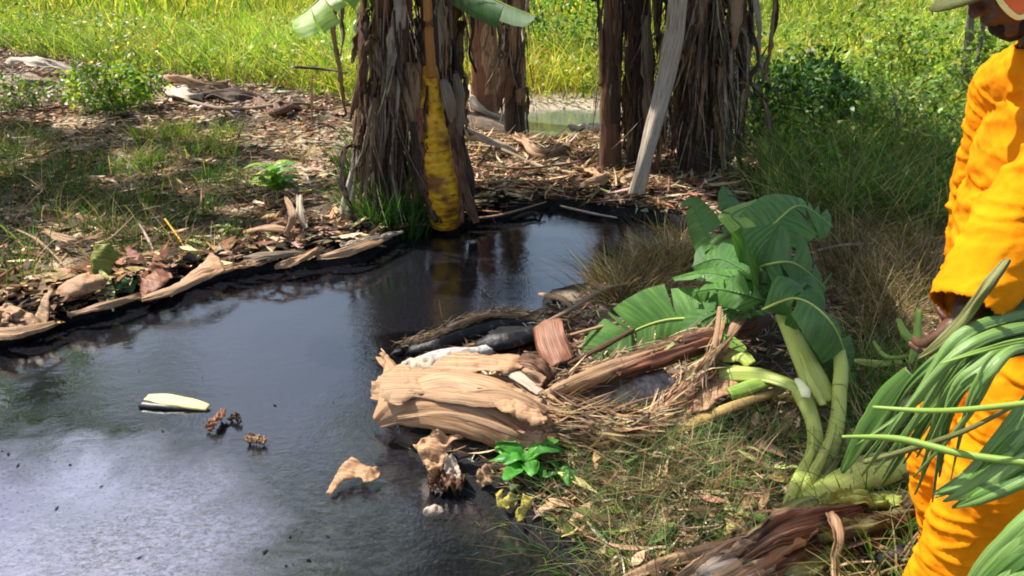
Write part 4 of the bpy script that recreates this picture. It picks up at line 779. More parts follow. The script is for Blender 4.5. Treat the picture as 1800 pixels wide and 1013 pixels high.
sheath([(1200, 1040, .06), (1260, 1010, .10), (1330, 975, .12), (1420, 940, .12), (1470, 905, .12)], [.10, .15, .16, .12, .05], 'tan', 'big torn brown sheath across the foot of the felled plant', n=36, m=12, cup=1.1, wrinkle=.04, tatter=.3, seed=302, up=(0, -.6, 1), thick=.006)
sheath([(1230, 1020, .08), (1290, 1000, .12), (1360, 985, .1)], [.06, .13, .06], 'pale', 'pale pink fold on the torn brown sheath', n=26, m=10, cup=1.0, wrinkle=.02, tatter=.2, seed=303, up=(0, -.7, 1))
sheath([(1462, 900, .2), (1474, 940, .17), (1470, 990, .11), (1474, 1040, .06)], [.03, .035, .03, .02], 'tan', 'narrow tan strip hanging straight down at the bottom', n=26, m=6, cup=1.2, wrinkle=.02, tatter=.3, seed=304, up=(0, -1, .2))
sheath([(1350, 1010, .06), (1420, 990, .09), (1480, 960, .09)], [.05, .09, .05], 'olive', 'dull green torn sheath below the felled stem', n=24, m=8, cup=1.0, wrinkle=.03, tatter=.2, seed=305, up=(0, -.7, 1))

# ------------------------------------------------------------------ weeds with broad leaves
def weed(base, n, L, Wd, cols, label, cat, name, el=(.2, .9), stems=True, seed=0, size=1.0, h=0.1):
    rr = random.Random(seed); b = Vector(base); root = empty(name, b, label, cat)
    for k in range(n):
        a = k * 2.4 + rr.uniform(-.3, .3); e = rr.uniform(*el); l = L * rr.uniform(.7, 1.15); o = Vector((math.cos(a), math.sin(a), 0))
        s0 = b + Vector((0, 0, h * rr.uniform(.4, 1)))
        sp = [s0, s0 + o * l * .4 * math.cos(e) + Vector((0, 0, l * .42 * math.sin(e) + .01)), s0 + o * l * .8 * math.cos(e) + Vector((0, 0, l * .6 * math.sin(e))), s0 + o * l * 1.0 + Vector((0, 0, l * .45 * math.sin(e)))]
        v, f, uv = ribbon(sp, [.01, Wd * .8, Wd, Wd * .7, .004], n=10, m=4, cup=-.5, wrinkle=.008, tatter=.06, seed=seed + k)
        c = pick([rr.choice(cols)], 1, .12)[0]
        mk('leaf', v, f, M['weed'], root, uv, col=c)
    v, f, uv = tube([b - Vector((0, 0, .03)), b + Vector((0, 0, h))], [.006, .004], n=3, sides=6); mk('stalk', v, f, M['greenstem'], root, uv)
    return root
weed(GT(925, 842), 13, .125, .062, [(.06, .26, .03), (.09, .34, .04), (.05, .2, .03)], 'bright green broad leaved weed on the bank below the tan sheaths', 'weed', 'broad_leaved_weed', seed=5, h=.07)
weed(GT(985, 855), 7, .075, .03, [(.05, .17, .03), (.08, .24, .04)], 'small narrow leaved weed just right of the broad leaved one', 'weed', 'narrow_leaved_weed', seed=6, h=.05)
weed(GT(490, 365), 34, .2, .085, [(.16, .32, .04), (.28, .40, .04), (.1, .25, .03)], 'yellow green weed on the left bank near the clump', 'weed', 'leafy_weed', seed=7, h=.3, el=(.1, .8))
weed(GT(400, 420), 9, .1, .04, [(.12, .2, .04), (.2, .26, .05)], 'little pale weed on the left bank under the grass', 'weed', 'small_weed', seed=8, h=.06)
def bush(px, py, w_, h_, n, cols, label, seed, name='bush', leaf=.07, stems=10, cat='bush'):
    b = GT(px, py); rr = np.random.default_rng(seed); root = empty(name, b, label, cat)
    d = unit(rr.normal(size=(n, 3))); r = rr.uniform(.45, 1, n) ** .6
    k = 1 + .35 * np.sin(d[:, 0] * 5 + seed) * np.cos(d[:, 1] * 4 + seed)
    p = d * (r * k)[:, None] * [w_ / 2, w_ / 2, h_ / 2] + [b.x, b.y, b.z + h_ * .55]
    p = p[p[:, 2] > b.z + .02]; n = len(p)
    D = unit(rr.normal(size=(n, 3)) + [0, 0, -.1] + (p - [b.x, b.y, b.z + h_ * .3]) * .9 / w_); S = unit(np.cross(D, unit(rr.normal(size=(n, 3)) * .5 + [0, 0, 1])))
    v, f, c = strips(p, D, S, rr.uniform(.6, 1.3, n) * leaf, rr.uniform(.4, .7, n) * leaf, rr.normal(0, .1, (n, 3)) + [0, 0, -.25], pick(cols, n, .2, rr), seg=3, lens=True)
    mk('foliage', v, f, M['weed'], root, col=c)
    for k in range(stems):
        t = Vector(p[rr.integers(0, n)]); vv, ff, uu = tube([b, b.lerp(t, .5) + Vector((0, 0, .05)), t], [.009, .006, .002], n=6, sides=6); mk('stem', vv, ff, M['bark'], root, uu)
    return root
bush(212, 195, 1.25, .62, 1300, [(.12, .26, .03), (.24, .36, .03), (.07, .17, .02), (.34, .42, .05)], 'bright low bush standing in the litter at the upper left', 3, leaf=.085)
bush(40, 195, .9, .45, 420, [(.08, .16, .03), (.13, .2, .04)], 'dull small bush at the left edge of the litter', 4, leaf=.07)
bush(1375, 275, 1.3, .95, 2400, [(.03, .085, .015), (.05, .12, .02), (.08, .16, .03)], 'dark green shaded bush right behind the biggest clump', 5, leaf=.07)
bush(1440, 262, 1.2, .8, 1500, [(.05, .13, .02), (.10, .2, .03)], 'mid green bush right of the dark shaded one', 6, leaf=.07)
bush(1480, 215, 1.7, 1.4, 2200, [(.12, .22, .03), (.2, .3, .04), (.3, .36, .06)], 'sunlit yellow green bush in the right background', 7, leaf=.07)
bush(1640, 205, 1.6, 1.2, 1800, [(.10, .2, .03), (.18, .28, .04)], 'leafy bush behind the worker in the right background', 8, leaf=.08)
bush(1560, 262, 1.1, .6, 900, [(.14, .2, .06), (.3, .3, .1), (.07, .15, .03)], 'pale straggly bush in front of the sunlit ones', 9, leaf=.06)
bush(1000, 120, 1.7, 1.6, 1500, [(.05, .14, .02), (.11, .24, .03), (.2, .34, .04)], 'leafy dark bush behind the small pool', 10, leaf=.09)
tr = empty('dead_tree', GT(1690, 215), 'thin grey dead trunk standing behind the worker', 'tree')
b = GT(1690, 215); v, f, uv = tube([b, P(1697, 120, b.y), P(1706, 30, b.y), P(1712, -120, b.y)], [.055, .05, .045, .03], n=20, sides=10, rough=.2, seed=3); mk('trunk', v, f, M['bark'], tr, uv)
v, f, uv = tube([P(1718, 110, b.y), P(1726, 60, b.y), P(1738, -60, b.y)], [.03, .03, .02], n=12, sides=8, rough=.2, seed=4); mk('branch', v, f, M['bark'], tr, uv)

# ------------------------------------------------------------------ litter and grass (nobody could count these)
def litter(name, poly, n, L, W, cols, label, z=.01, tilt=.25, world=False, cat='leaf litter', thresh=None):
    p = scatter(poly, n, world)
    if thresh is not None: p = p[fbm(p[:, 0] * 2, p[:, 1] * 2, 61, 3) + rng.normal(0, .08, len(p)) > thresh]
    n = len(p); p[:, 2] += rng.uniform(.0, 1, n) ** 2 * z * 4 + .004
    a = rng.normal(0, .9, n) + .15; D = np.c_[np.cos(a), np.sin(a), np.zeros(n)]; D = unit(D + rng.normal(0, tilt, (n, 3)) * [.3, .3, .7])
    S = unit(np.cross(D, unit(rng.normal(0, .45, (n, 3)) + [0, 0, 1])))
    l = rng.uniform(*L, n); v, f, c = strips(p - D * l[:, None] / 2, D, S, l, rng.uniform(*W, n), rng.normal(0, .22, (n, 3)) * [1, 1, .6], pick(cols, n, .22), seg=3, lens=True)
    return mk(name, v, f, M['litter'], col=c, kind='stuff', label=label, cat=cat)
BR = [(.32, .20, .11), (.19, .11, .06), (.46, .32, .18), (.11, .065, .038), (.54, .42, .27), (.30, .16, .09), (.07, .042, .026), (.05, .03, .02), (.60, .49, .34)]
DK = [(.16, .11, .075), (.10, .065, .045), (.24, .17, .12), (.34, .26, .19), (.06, .04, .03)]
litter('leaf_litter', [(-500, 110), (120, 85), (640, 185), (700, 405), (380, 475), (0, 595), (-600, 850)], 42000, (.04, .22), (.010, .040), BR + [(.36, .21, .13), (.08, .05, .03), (.06, .04, .025), (.05, .035, .02)], 'brown dead leaf litter over the left bank', thresh=-.25)
litter('leaf_litter', [(-500, 80), (60, 75), (330, 130), (560, 175), (420, 215), (100, 175), (-300, 170)], 5000, (.06, .3), (.015, .06), [(.55, .48, .4), (.38, .3, .23), (.28, .19, .14), (.66, .6, .52)], 'pale heap of dead leaves at the foot of the tall grass')
litter('leaf_litter', [(780, 235), (1000, 235), (1210, 245), (1400, 290), (1720, 300), (1700, 420), (1500, 440), (1180, 395), (1080, 375), (950, 358), (800, 388), (740, 395), (700, 260)], 16000, (.05, .35), (.006, .035), BR, 'brown straw and dead leaves on the middle bank')
litter('leaf_litter', [(700, 640), (940, 560), (1080, 490), (1200, 420), (1500, 440), (1800, 420), (2400, 1300), (1100, 1250), (840, 868), (720, 770)], 15000, (.02, .13), (.004, .016), BR + DK, 'brown dead leaf bits on the near right bank')
litter('near_leaf_scraps', [(870, 850), (1000, 780), (1380, 720), (1560, 700), (1600, 1100), (1150, 1150), (1020, 1000)], 500, (.05, .14), (.015, .05), [(.48, .33, .2), (.3, .2, .12), (.2, .12, .08), (.14, .17, .05), (.4, .36, .14)], 'larger dead leaf scraps lying in the near grass', z=.012, tilt=.35)
litter('leaf_litter', [(-40, 598), (200, 530), (420, 470), (640, 440), (700, 412), (1180, 384), (1190, 375), (900, 352), (690, 395), (400, 455), (200, 500), (-40, 560)], 2600, (.05, .2), (.012, .045), [(.58, .4, .25), (.3, .2, .12), (.03, .02, .015), (.015, .012, .01), (.01, .01, .01), (.01, .01, .01)], 'curled tan scraps along the far edge of the oil', z=.02)
EDGE = [(-40, 590), (100, 548), (200, 520), (420, 462), (640, 432), (700, 402), (690, 380), (400, 440), (200, 480), (-40, 520)]
litter('curled_leaf_scraps', EDGE, 1000, (.08, .22), (.03, .075), [(.5, .32, .18), (.36, .22, .12), (.22, .13, .08), (.56, .42, .28), (.1, .07, .045)], 'curled dry leaf scraps heaped behind the far edge of the oil', z=.02, tilt=.5)
def grass(name, poly, n, H, W, cols, label, lean=.45, world=False, seg=4, bend=.5, clump=None, thresh=None, cat='grass', pref=None, zoff=0):
    p = scatter(poly, n, world)
    if thresh is not None: p = p[fbm(p[:, 0] * 1.6, p[:, 1] * 1.6, 71, 3) + rng.normal(0, .05, len(p)) > thresh]
    if name == 'tall_grass': p = p[(sdist(p[:, 0], p[:, 1], FIELD) < -.0) & (rng.uniform(0, 1, len(p)) < .35 + 1.3 * (fbm(p[:, 0] * 1.2, p[:, 1] * 1.2, 81, 3) + .5) * sstep(-.2, 1.2, -sdist(p[:, 0], p[:, 1], FIELD)))] if world and len(poly) > 8 else p
    n = len(p); p[:, 2] -= .01
    if clump: c0 = p[rng.integers(0, n, clump)]; k = rng.integers(0, clump, n); ofs = rng.normal(0, .07, (n, 2)); p = c0[k]; p[:, :2] += ofs; p[:, 2] = height(p[:, 0], p[:, 1]) - .01
    ld = rdir(n)
    if clump: ld = unit(np.c_[ofs, np.zeros(n)] * 14 + rng.normal(0, .4, (n, 3)) * [1, 1, 0])
    if pref is not None: ld = unit(ld + np.array([[*pref, 0]]))
    D = unit(np.array([[0, 0, 1.0]]) + ld * rng.uniform(.0, lean, n)[:, None]); S = unit(np.cross(D, rdir(n)) * [1, 1, .2]); h = rng.uniform(*H, n)
    B = ld * rng.uniform(.1, bend, n)[:, None] - np.array([[0, 0, 1.0]]) * rng.uniform(.0, bend * .6, n)[:, None]
    cc = pick(cols, n, .2)
    if name == 'tall_grass':
        m1 = fbm(p[:, 0] * .9, p[:, 1] * .6, 91, 4) + .5; h = h * (.4 + 1.2 * m1); m2 = fbm(p[:, 0] * .5 + 9, p[:, 1] * .4, 93, 4)[:, None]
        cc = cc * (.3 + 1.45 * m1[:, None]) * (1 + m2 * np.array([[1.2, .1, -.6]]))
        cc = np.clip(cc, .004, .8)
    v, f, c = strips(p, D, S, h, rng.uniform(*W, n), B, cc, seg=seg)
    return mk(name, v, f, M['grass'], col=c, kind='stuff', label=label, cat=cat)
GR = [(.05, .14, .02), (.08, .19, .03), (.035, .10, .018), (.12, .22, .04)]
YG = [(.22, .31, .03), (.30, .38, .04), (.16, .26, .03), (.36, .40, .07), (.08, .17, .02), (.42, .38, .14)]
DKG = [(.03, .08, .02), (.05, .1, .03), (.10, .12, .04)]
ST = [(.42, .32, .18), (.32, .24, .14), (.5, .4, .24), (.22, .16, .09)]
far0 = wpoly([(-1000, 105), (0, 108), (300, 142), (610, 182), (930, 176), (1062, 176), (1320, 262), (1500, 232), (1720, 240), (2400, 260)], .1)
FIELD = [(-26, 24)] + far0 + [(22, 24)]
grass('tall_grass', FIELD, 90000, (.30, 1.0), (.012, .03), YG, 'tall sunlit yellow green grass filling the background', world=True, lean=.6, bend=.8, seg=3)
p = scatter([q_ for q_ in FIELD], 75000, True); n = len(p); m1 = fbm(p[:, 0] * .8, p[:, 1] * .8, 95, 4); k = m1 > -.05; p = p[k]; m1 = m1[k]; n = len(p)
p[:, 2] += rng.uniform(.05, 1, n) * (.4 + 2.6 * np.maximum(m1, 0)); D = unit(rng.normal(size=(n, 3)) + [0, 0, .2]); S = unit(np.cross(D, rng.normal(size=(n, 3)) + [0, 0, 1]))
v, f, c = strips(p, D, S, rng.uniform(.04, .15, n), rng.uniform(.02, .07, n), rng.normal(0, .1, (n, 3)), pick([(.2, .3, .03), (.08, .2, .02), (.36, .42, .09), (.27, .34, .05), (.42, .40, .18)], n, .28), seg=2, lens=True)
mk('field_weeds', v, f, M['weed'], col=c, kind='stuff', label='leafy weeds growing through the tall grass', cat='weeds')
grass('tall_grass', [(-40, 24), (-40, 48), (40, 48), (40, 24), (22, 22), (-26, 22)], 42000, (.8, 1.7), (.04, .09), YG, 'farther part of the tall sunlit grass', world=True, lean=.25, bend=.4, seg=2)
grass('tall_grass', [(-60, 46), (-60, 90), (60, 90), (60, 46)], 24000, (1.5, 3.2), (.09, .2), YG, 'farthest part of the tall sunlit grass', world=True, lean=.25, bend=.4, seg=2)
grass('bank_grass', [(-300, 215), (70, 225), (140, 330), (95, 480), (10, 575), (-300, 660)], 3600, (.07, .28), (.004, .010), GR + DKG, 'dark green grass at the left edge of the left bank', clump=170)
grass('bank_grass', [(100, 285), (440, 290), (430, 450), (320, 465), (120, 440)], 2500, (.06, .24), (.004, .009), DKG + GR, 'green grass tufts in the litter of the left bank', clump=110)
grass('bank_grass', [(240, 235), (440, 230), (430, 300), (250, 300)], 900, (.10, .28), (.005, .011), GR + YG[:2], 'light grass tufts in the middle of the left bank', clump=30)
grass('bank_dry_grass', [(-300, 240), (560, 240), (560, 420), (100, 500), (-300, 640)], 3000, (.08, .35), (.003, .007), ST, 'dry straw blades among the grass of the left bank', clump=260, lean=1.4, bend=.6)
grass('clump_grass', [(625, 300), (745, 285), (750, 396), (625, 405)], 3200, (.15, .5), (.004, .011), [(.035, .1, .02), (.06, .16, .03), (.09, .2, .04)], 'thick dark green grass at the foot of the left clump', clump=24)
grass('shade_grass', [(1340, 300), (1700, 270), (1730, 440), (1460, 430), (1330, 370)], 8000, (.15, .8), (.004, .012), [(.04, .11, .02), (.08, .17, .03), (.13, .23, .05), (.22, .27, .07), (.36, .32, .15)], 'dark green grass behind the felled leaves', clump=260, lean=.6, bend=.8)
NG = [(900, 880), (1010, 790), (1160, 790), (1330, 735), (1390, 760), (1370, 900), (1260, 960), (1150, 1200), (1020, 1010)]
p = scatter([(1330, 290), (1700, 262), (1740, 430), (1500, 425), (1380, 350)], 9000); m1 = fbm(p[:, 0] * 1.7, p[:, 1] * 1.7, 97, 3); p = p[m1 > .02]; m1 = m1[m1 > .02]; n = len(p)
p[:, 2] += rng.uniform(.03, 1, n) * (.15 + 1.6 * m1); D = unit(rng.normal(size=(n, 3)) + [0, 0, .2]); S = unit(np.cross(D, rng.normal(size=(n, 3)) + [0, 0, 1]))
v, f, c = strips(p, D, S, rng.uniform(.03, .09, n), rng.uniform(.015, .04, n), rng.normal(0, .1, (n, 3)), pick([(.12, .25, .03), (.06, .17, .02), (.24, .34, .05), (.3, .34, .1)], n, .25), seg=2, lens=True)
mk('undergrowth_weeds', v, f, M['weed'], col=c, kind='stuff', label='leafy weeds among the grass behind the felled leaves', cat='weeds')
bush(1590, 300, 1.0, .8, 1300, [(.16, .28, .04), (.1, .2, .03), (.28, .34, .08)], 'loose sunlit weed bush just left of the worker shoulder', 21, leaf=.06)
grass('near_grass', NG, 2300, (.05, .19), (.0025, .006), [(.04, .12, .03), (.06, .16, .04), (.10, .2, .06), (.14, .2, .09)], 'thin green grass on the near bank', clump=120, lean=.8, bend=.9)
grass('near_dry_grass', NG, 2400, (.05, .22), (.002, .005), ST + [(.15, .11, .07), (.2, .13, .08)], 'straw coloured bent grass on the near bank', clump=110, lean=1.6, bend=.9)
grass('dry_sedge', [(1450, 430), (1640, 430), (1650, 600), (1480, 620)], 4200, (.12, .42), (.002, .006), ST + [(.15, .12, .05), (.1, .07, .04), (.07, .05, .03), (.08, .1, .03)], 'dry brown sedge tuft between the felled leaves and the worker', clump=40, lean=.9, bend=.8)
grass('dry_sedge', [(1060, 480), (1200, 400), (1230, 470), (1180, 540), (1080, 560)], 2600, (.08, .34), (.002, .006), ST + [(.12, .08, .05), (.08, .055, .03), (.16, .15, .05)], 'dry straw tuft at the water edge left of the felled leaves', clump=26, lean=.9, bend=.8)
grass('near_grass', [(1480, 640), (1640, 620), (1750, 900), (1900, 1200), (1450, 1200), (1500, 950)], 3000, (.08, .3), (.003, .008), GR + ST[:2], 'mixed grass round the feet of the worker', clump=100, lean=.8, bend=.7)

# ------------------------------------------------------------------ worker
def remesh(name, tubes, voxel, mat, parent, wr=0, wfreq=9, cut=(), label=None, thick=0, smooth=2, dirn=None):
    Vs = []; Fs = []; k = 0
    for v, f in tubes:
        Vs.append(v); Fs += [tuple(int(i) + k for i in q) for q in f]; k += len(v)
    o = mk(name, np.concatenate(Vs), Fs, None, parent)
    m = o.modifiers.new('r', 'REMESH'); m.mode = 'VOXEL'; m.voxel_size = voxel; m.use_smooth_shade = True
    s = o.modifiers.new('s', 'SMOOTH'); s.iterations = smooth; s.factor = .6
    dg = bpy.context.evaluated_depsgraph_get(); dg.update(); me = bpy.data.meshes.new_from_object(o.evaluated_get(dg))
    o.modifiers.clear(); o.data = me; me.name = name
    me.materials.clear(); me.materials.append(mat)
    if cut:
        import bmesh
        bm = bmesh.new(); bm.from_mesh(me); base = origin_of(parent)
        for (co, no, rad) in cut:
            c = Vector(co) - base; nn = Vector(no).normalized()
            bmesh.ops.delete(bm, geom=[q for q in bm.verts if (q.co - c).dot(nn) > 0 and (q.co - c).length < rad], context='VERTS')
        bm.to_mesh(me); bm.free()
    if wr:
        n = len(me.vertices); co = np.empty(n * 3, np.float32); me.vertices.foreach_get('co', co); co = co.reshape(-1, 3)
        no = np.array([tuple(v.normal) for v in me.vertices])
        for i_ in range(n):
            p = Vector(co[i_]) + Vector((0, 0, 0))
            w1 = mnoise.noise(Vector((p.x * wfreq * .35, p.y * wfreq * .35, p.z * wfreq * 1.2)) + Vector((1.5 * mnoise.noise(p * 5), 0, 1.5 * mnoise.noise(p * 6))))
            w2 = 1 - abs(mnoise.noise(Vector((p.x * wfreq + p.z * 7, p.y * wfreq, p.z * wfreq * 1.8 - p.x * 9)))) * 2.4
            w3 = 1 - abs(mnoise.noise(Vector((p.x * wfreq * .5 + 5, p.y * wfreq * .5, p.z * wfreq * 1.7 + p.x * 9)))) * 3.2
            q4 = p + Vector((mnoise.noise(p * 4), 0, mnoise.noise(p * 5 + Vector((9, 0, 0))))) * .05
            w4 = max(0, 1 - abs(mnoise.noise(Vector((q4.x * 7 + q4.z * 5, q4.y * 6, q4.z * 17 - q4.x * 8)))) * 6) ** 1.5
            w5 = max(0, 1 - abs(mnoise.noise(Vector((q4.x * 16 - q4.z * 12, q4.y * 12, q4.z * 26)))) * 6) ** 1.5
            co[i_] += no[i_] * (wr * (w1 * .9 + .5 * w2 * abs(w2) + .25 * max(w3, -.3) + .75 * w4 + .3 * w5))
        me.vertices.foreach_set('co', co.ravel()); me.update()
    me.polygons.foreach_set('use_smooth', np.ones(len(me.polygons), bool))
    if thick:
        m = o.modifiers.new('thickness', 'SOLIDIFY'); m.thickness = thick; m.offset = 0
    if label: o['label'] = label
    return o
def cap_tube(path, radii, squash=1, up=(0, 1, 0), n=16, sides=16):
    """tapered tube with rounded ends"""
    path = [Vector(p) for p in path]; d0 = (path[0] - path[1]).normalized(); d1 = (path[-1] - path[-2]).normalized()
    r0, r1 = radii[0], radii[-1]
    S, W = resample(path, n, radii)
    S = [S[0] + d0 * r0 * .95, S[0] + d0 * r0 * .75, S[0] + d0 * r0 * .4] + S + [S[-1] + d1 * r1 * .4, S[-1] + d1 * r1 * .75, S[-1] + d1 * r1 * .95]
    W = [r0 * .25, r0 * .66, r0 * .92] + W + [r1 * .92, r1 * .66, r1 * .25]
    V = []; F = []; N_ = len(S)
    for k in range(N_):
        t = (S[min(k + 1, N_ - 1)] - S[max(k - 1, 0)]).normalized(); u = Vector(up); u = u - t * u.dot(t)
        if u.length < .05: u = Vector((1, 0, .1)); u = u - t * u.dot(t)
        u.normalize(); s = t.cross(u); sq = squash
        for j in range(sides):
            a = j / sides * 2 * math.pi; V.append(S[k] + s * math.cos(a) * W[k] + u * math.sin(a) * W[k] * sq)
    for k in range(N_ - 1):
        for j in range(sides):
            a = k * sides + j; b = k * sides + (j + 1) % sides; F.append((a, b, b + sides, a + sides))
    V.append(S[0] + d0 * 0); V.append(S[-1]); c0 = len(V) - 2
    for j in range(sides):
        F.append((c0, (j + 1) % sides, j)); F.append((c0 + 1, (N_ - 1) * sides + j, (N_ - 1) * sides + (j + 1) % sides))
    return np.array([tuple(p) for p in V]), F
def ball(c, r, up=(0, 0, 1), n=16):                      # ellipsoid: c centre, r = three half-axis vectors
    V = []; F = []; c = Vector(c); a, b, d = (Vector(q) for q in r)
    for i_ in range(n + 1):
        th = math.pi * (i_ + (.02 if i_ == 0 else -.02 if i_ == n else 0)) / n
        for j in range(n):
            ph = 2 * math.pi * j / n; V.append(c + a * math.sin(th) * math.cos(ph) + b * math.sin(th) * math.sin(ph) + d * math.cos(th))
    for i_ in range(n):
        for j in range(n):
            F.append((i_ * n + j, i_ * n + (j + 1) % n, (i_ + 1) * n + (j + 1) % n, (i_ + 1) * n + j))
    F.append(tuple(range(n))[::-1]); F.append(tuple(range(n * n, n * n + n)))
    return np.array([tuple(p) for p in V]), F
YP = 1.56
foot_z = hz(1.16, YP)
per = empty('person', (1.17, YP, foot_z), 'worker in bright orange coveralls and olive cap at the right edge, holding a leaf', 'person')
pel = Vector((1.20, YP, .96)); chest = Vector((1.15, YP, 1.33)); neck = Vector((1.10, YP, 1.53))
shL, shR = Vector((1.11, YP - .175, 1.45)), Vector((1.15, YP + .175, 1.44))
elL = P(1790, 388, YP - .16); wrL = P(1700, 545, YP - .24)
elR = Vector((1.19, YP + .25, 1.17)); wrR = Vector((1.20, YP + .24, .93))
hipL, hipR = Vector((1.20, YP - .09, .90)), Vector((1.20, YP + .09, .90))
knL, knR = Vector((1.125, YP - .10, .50)), Vector((1.16, YP + .10, .50))
anL, anR = Vector((1.10, YP - .10, foot_z + .09)), Vector((1.24, YP + .10, foot_z + .09))
hc = P(1780, -60, YP - .01)                                    # head centre
ff = Vector((-.74, -.10, -.67)).normalized(); ll = Vector((0, -1, 0)); ll = (ll - ff * ll.dot(ff)).normalized(); uu = ll.cross(ff) * -1
if uu.z < 0: uu = -uu
def hp(f, u, l=0): return hc + ff * f + uu * u + ll * l
body = []
body.append(ball(hp(-.012, .02), (ff * .098, ll * .076, uu * .088)))
body.append(ball(hp(.032, -.035), (ff * .058, ll * .058, uu * .078)))
body.append(ball(hp(.055, -.092), (ff * .032, ll * .036, uu * .024)))                # chin
body.append(cap_tube([hp(.082, .005), hp(.098, -.022)], [.009, .014], n=4, sides=10))  # nose
for s in (-1, 1):
    body.append(ball(hp(.094, -.026, s * .011), (ff * .012, ll * .009, uu * .008)))
    body.append(ball(hp(-.008, -.015, s * .078), (ff * .022, ll * .010, uu * .032)))     # ear
    body.append(ball(hp(.072, .018, s * .032), (ff * .016, ll * .024, uu * .009)))       # brow
    body.append(ball(hp(.060, -.025, s * .040), (ff * .022, ll * .018, uu * .016)))      # cheek
body.append(ball(hp(.085, -.052), (ff * .012, ll * .025, uu * .007)))                # lips
body.append(ball(hp(.083, -.064), (ff * .011, ll * .021, uu * .007)))
body.append(cap_tube([hp(-.03, -.05), neck, chest], [.058, .062, .10], n=8))
body.append(cap_tube([chest + Vector((0, 0, .06)), (chest + pel) / 2, pel], [.14, .13, .145], squash=.75, up=(1, 0, 0)))
def arm(sh, el, wr_): return [cap_tube([neck - Vector((0, 0, .06)), sh], [.06, .055], n=6), cap_tube([sh, sh.lerp(el, .5), el], [.054, .048, .04], n=8), cap_tube([el, el.lerp(wr_, .35), wr_], [.04, .042, .027], n=8)]
body += arm(shL, elL, wrL) + arm(shR, elR, wrR)
def leg(h, k, a): return [cap_tube([h, h.lerp(k, .5), k], [.088, .075, .055], n=8), cap_tube([k, k.lerp(a, .35), a], [.055, .056, .036], n=8)]
body += leg(hipL, knL, anL) + leg(hipR, knR, anR)
def hand(wr_, dirn, palmn, side, curl, spread=.0):
    """wrist point, pointing direction, palm normal (towards palm side), thumb side, curl angles"""
    d = Vector(dirn).normalized(); pn = Vector(palmn); pn = (pn - d * pn.dot(d)).normalized(); sd = Vector(side); sd = (sd - d * sd.dot(d) - pn * sd.dot(pn)).normalized()
    out = []
    for q, w_ in ((-.030, .012), (-.010, .014), (.010, .014), (.028, .013)):
        out.append(cap_tube([wr_ - d * .01 + sd * q * .5, wr_ + d * .045 + sd * q, wr_ + d * .088 + sd * q * 1.05], [.016, w_, w_ * .9], n=5, sides=10))
    out.append(cap_tube([wr_ + d * .02 + sd * .02, wr_ + d * .045 + sd * .030 + pn * .010], [.018, .016], n=4, sides=10))
    for q, ln, rd_ in ((.031, .072, .0088), (.0105, .080, .009), (-.0105, .074, .0086), (-.031, .058, .0076)):
        p = wr_ + d * .088 + sd * q * 1.05; a = 0; pts = [p]
        for s_, c_ in zip((.45, .32, .25), curl):
            a += c_; p = p + (d * math.cos(a) + pn * math.sin(a)) * ln * s_ + sd * q * .05; pts.append(p)
        out.append(cap_tube(pts, [rd_ * 1.08, rd_, rd_ * .95, rd_ * .8], n=9, sides=10))
    p0 = wr_ + d * .025 + sd * .034; p1 = p0 + d * .035 + sd * .026 + pn * .012; p2 = p1 + d * .026 + pn * .018 - sd * .002; p3 = p2 + d * .012 + pn * .018 - sd * .012
    out.append(cap_tube([p0, p1, p2, p3], [.014, .012, .010, .008], n=9, sides=10))
    return out
hdir = (P(1655, 640, YP - .19) - wrL)
body += hand(wrL, hdir, (-.1, .5, -.7), (-.5, -.2, 0), (.55, .7, .45))
body += hand(wrR, (-.3, -.2, -.9), (-.2, -.9, 0), (-1, 0, .2), (.5, .7, .4))
remesh('body', body, .0045, M['skin'], per, smooth=2)
for s in (-1, 1):
    mk('eye', *ball(hp(.070, .001, s * .031), (ff * .013, ll * .013, uu * .012), n=10), M['eye'], per)
    mk('iris', *ball(hp(.0775, -.001, s * .031), (ff * .007, ll * .007, uu * .007), n=8), M['hair'], per)
mk('hair', *ball(hp(-.022, .022), (ff * .094, ll * .081, uu * .090), n=20), M['hair'], per, label='short black hair')
beard = [cap_tube([hp(.078, -.078, 0), hp(.06, -.105, 0)], [.018, .022], n=4, sides=10)] + [cap_tube([hp(.055, -.095, s * .02), hp(.02, -.078, s * .055), hp(-.002, -.03, s * .072)], [.018, .014, .008], n=8, sides=10) for s in (-1, 1)]
remesh('beard', beard, .004, M['hair'], per, wr=.001, wfreq=60, label='short black beard')
# cap with visor and neck flap
v, f = ball(hp(-.015, .035), (ff * .112, ll * .09, uu * .092), n=24)
keep = [q for q in f if all((Vector(v[i_]) - hp(0, .045)).dot(uu) > -.012 for i_ in q)]
cp_ = mk('cap', v, keep, M['cap'], per, thick=.003)
vz = []
for a in np.linspace(-1, 1, 13):
    for r in np.linspace(0, 1, 6):
        vz.append(tuple(hp(.085 * math.cos(a) + .074 * r * math.cos(a * .6), .048 - .016 * r - .018 * (a * a), .088 * math.sin(a) * 1.0)))
fz = [(k * 6 + j, k * 6 + j + 1, k * 6 + j + 7, k * 6 + j + 6) for k in range(12) for j in range(5)]
mk('visor', vz, fz, M['cap'], cp_, thick=.004)
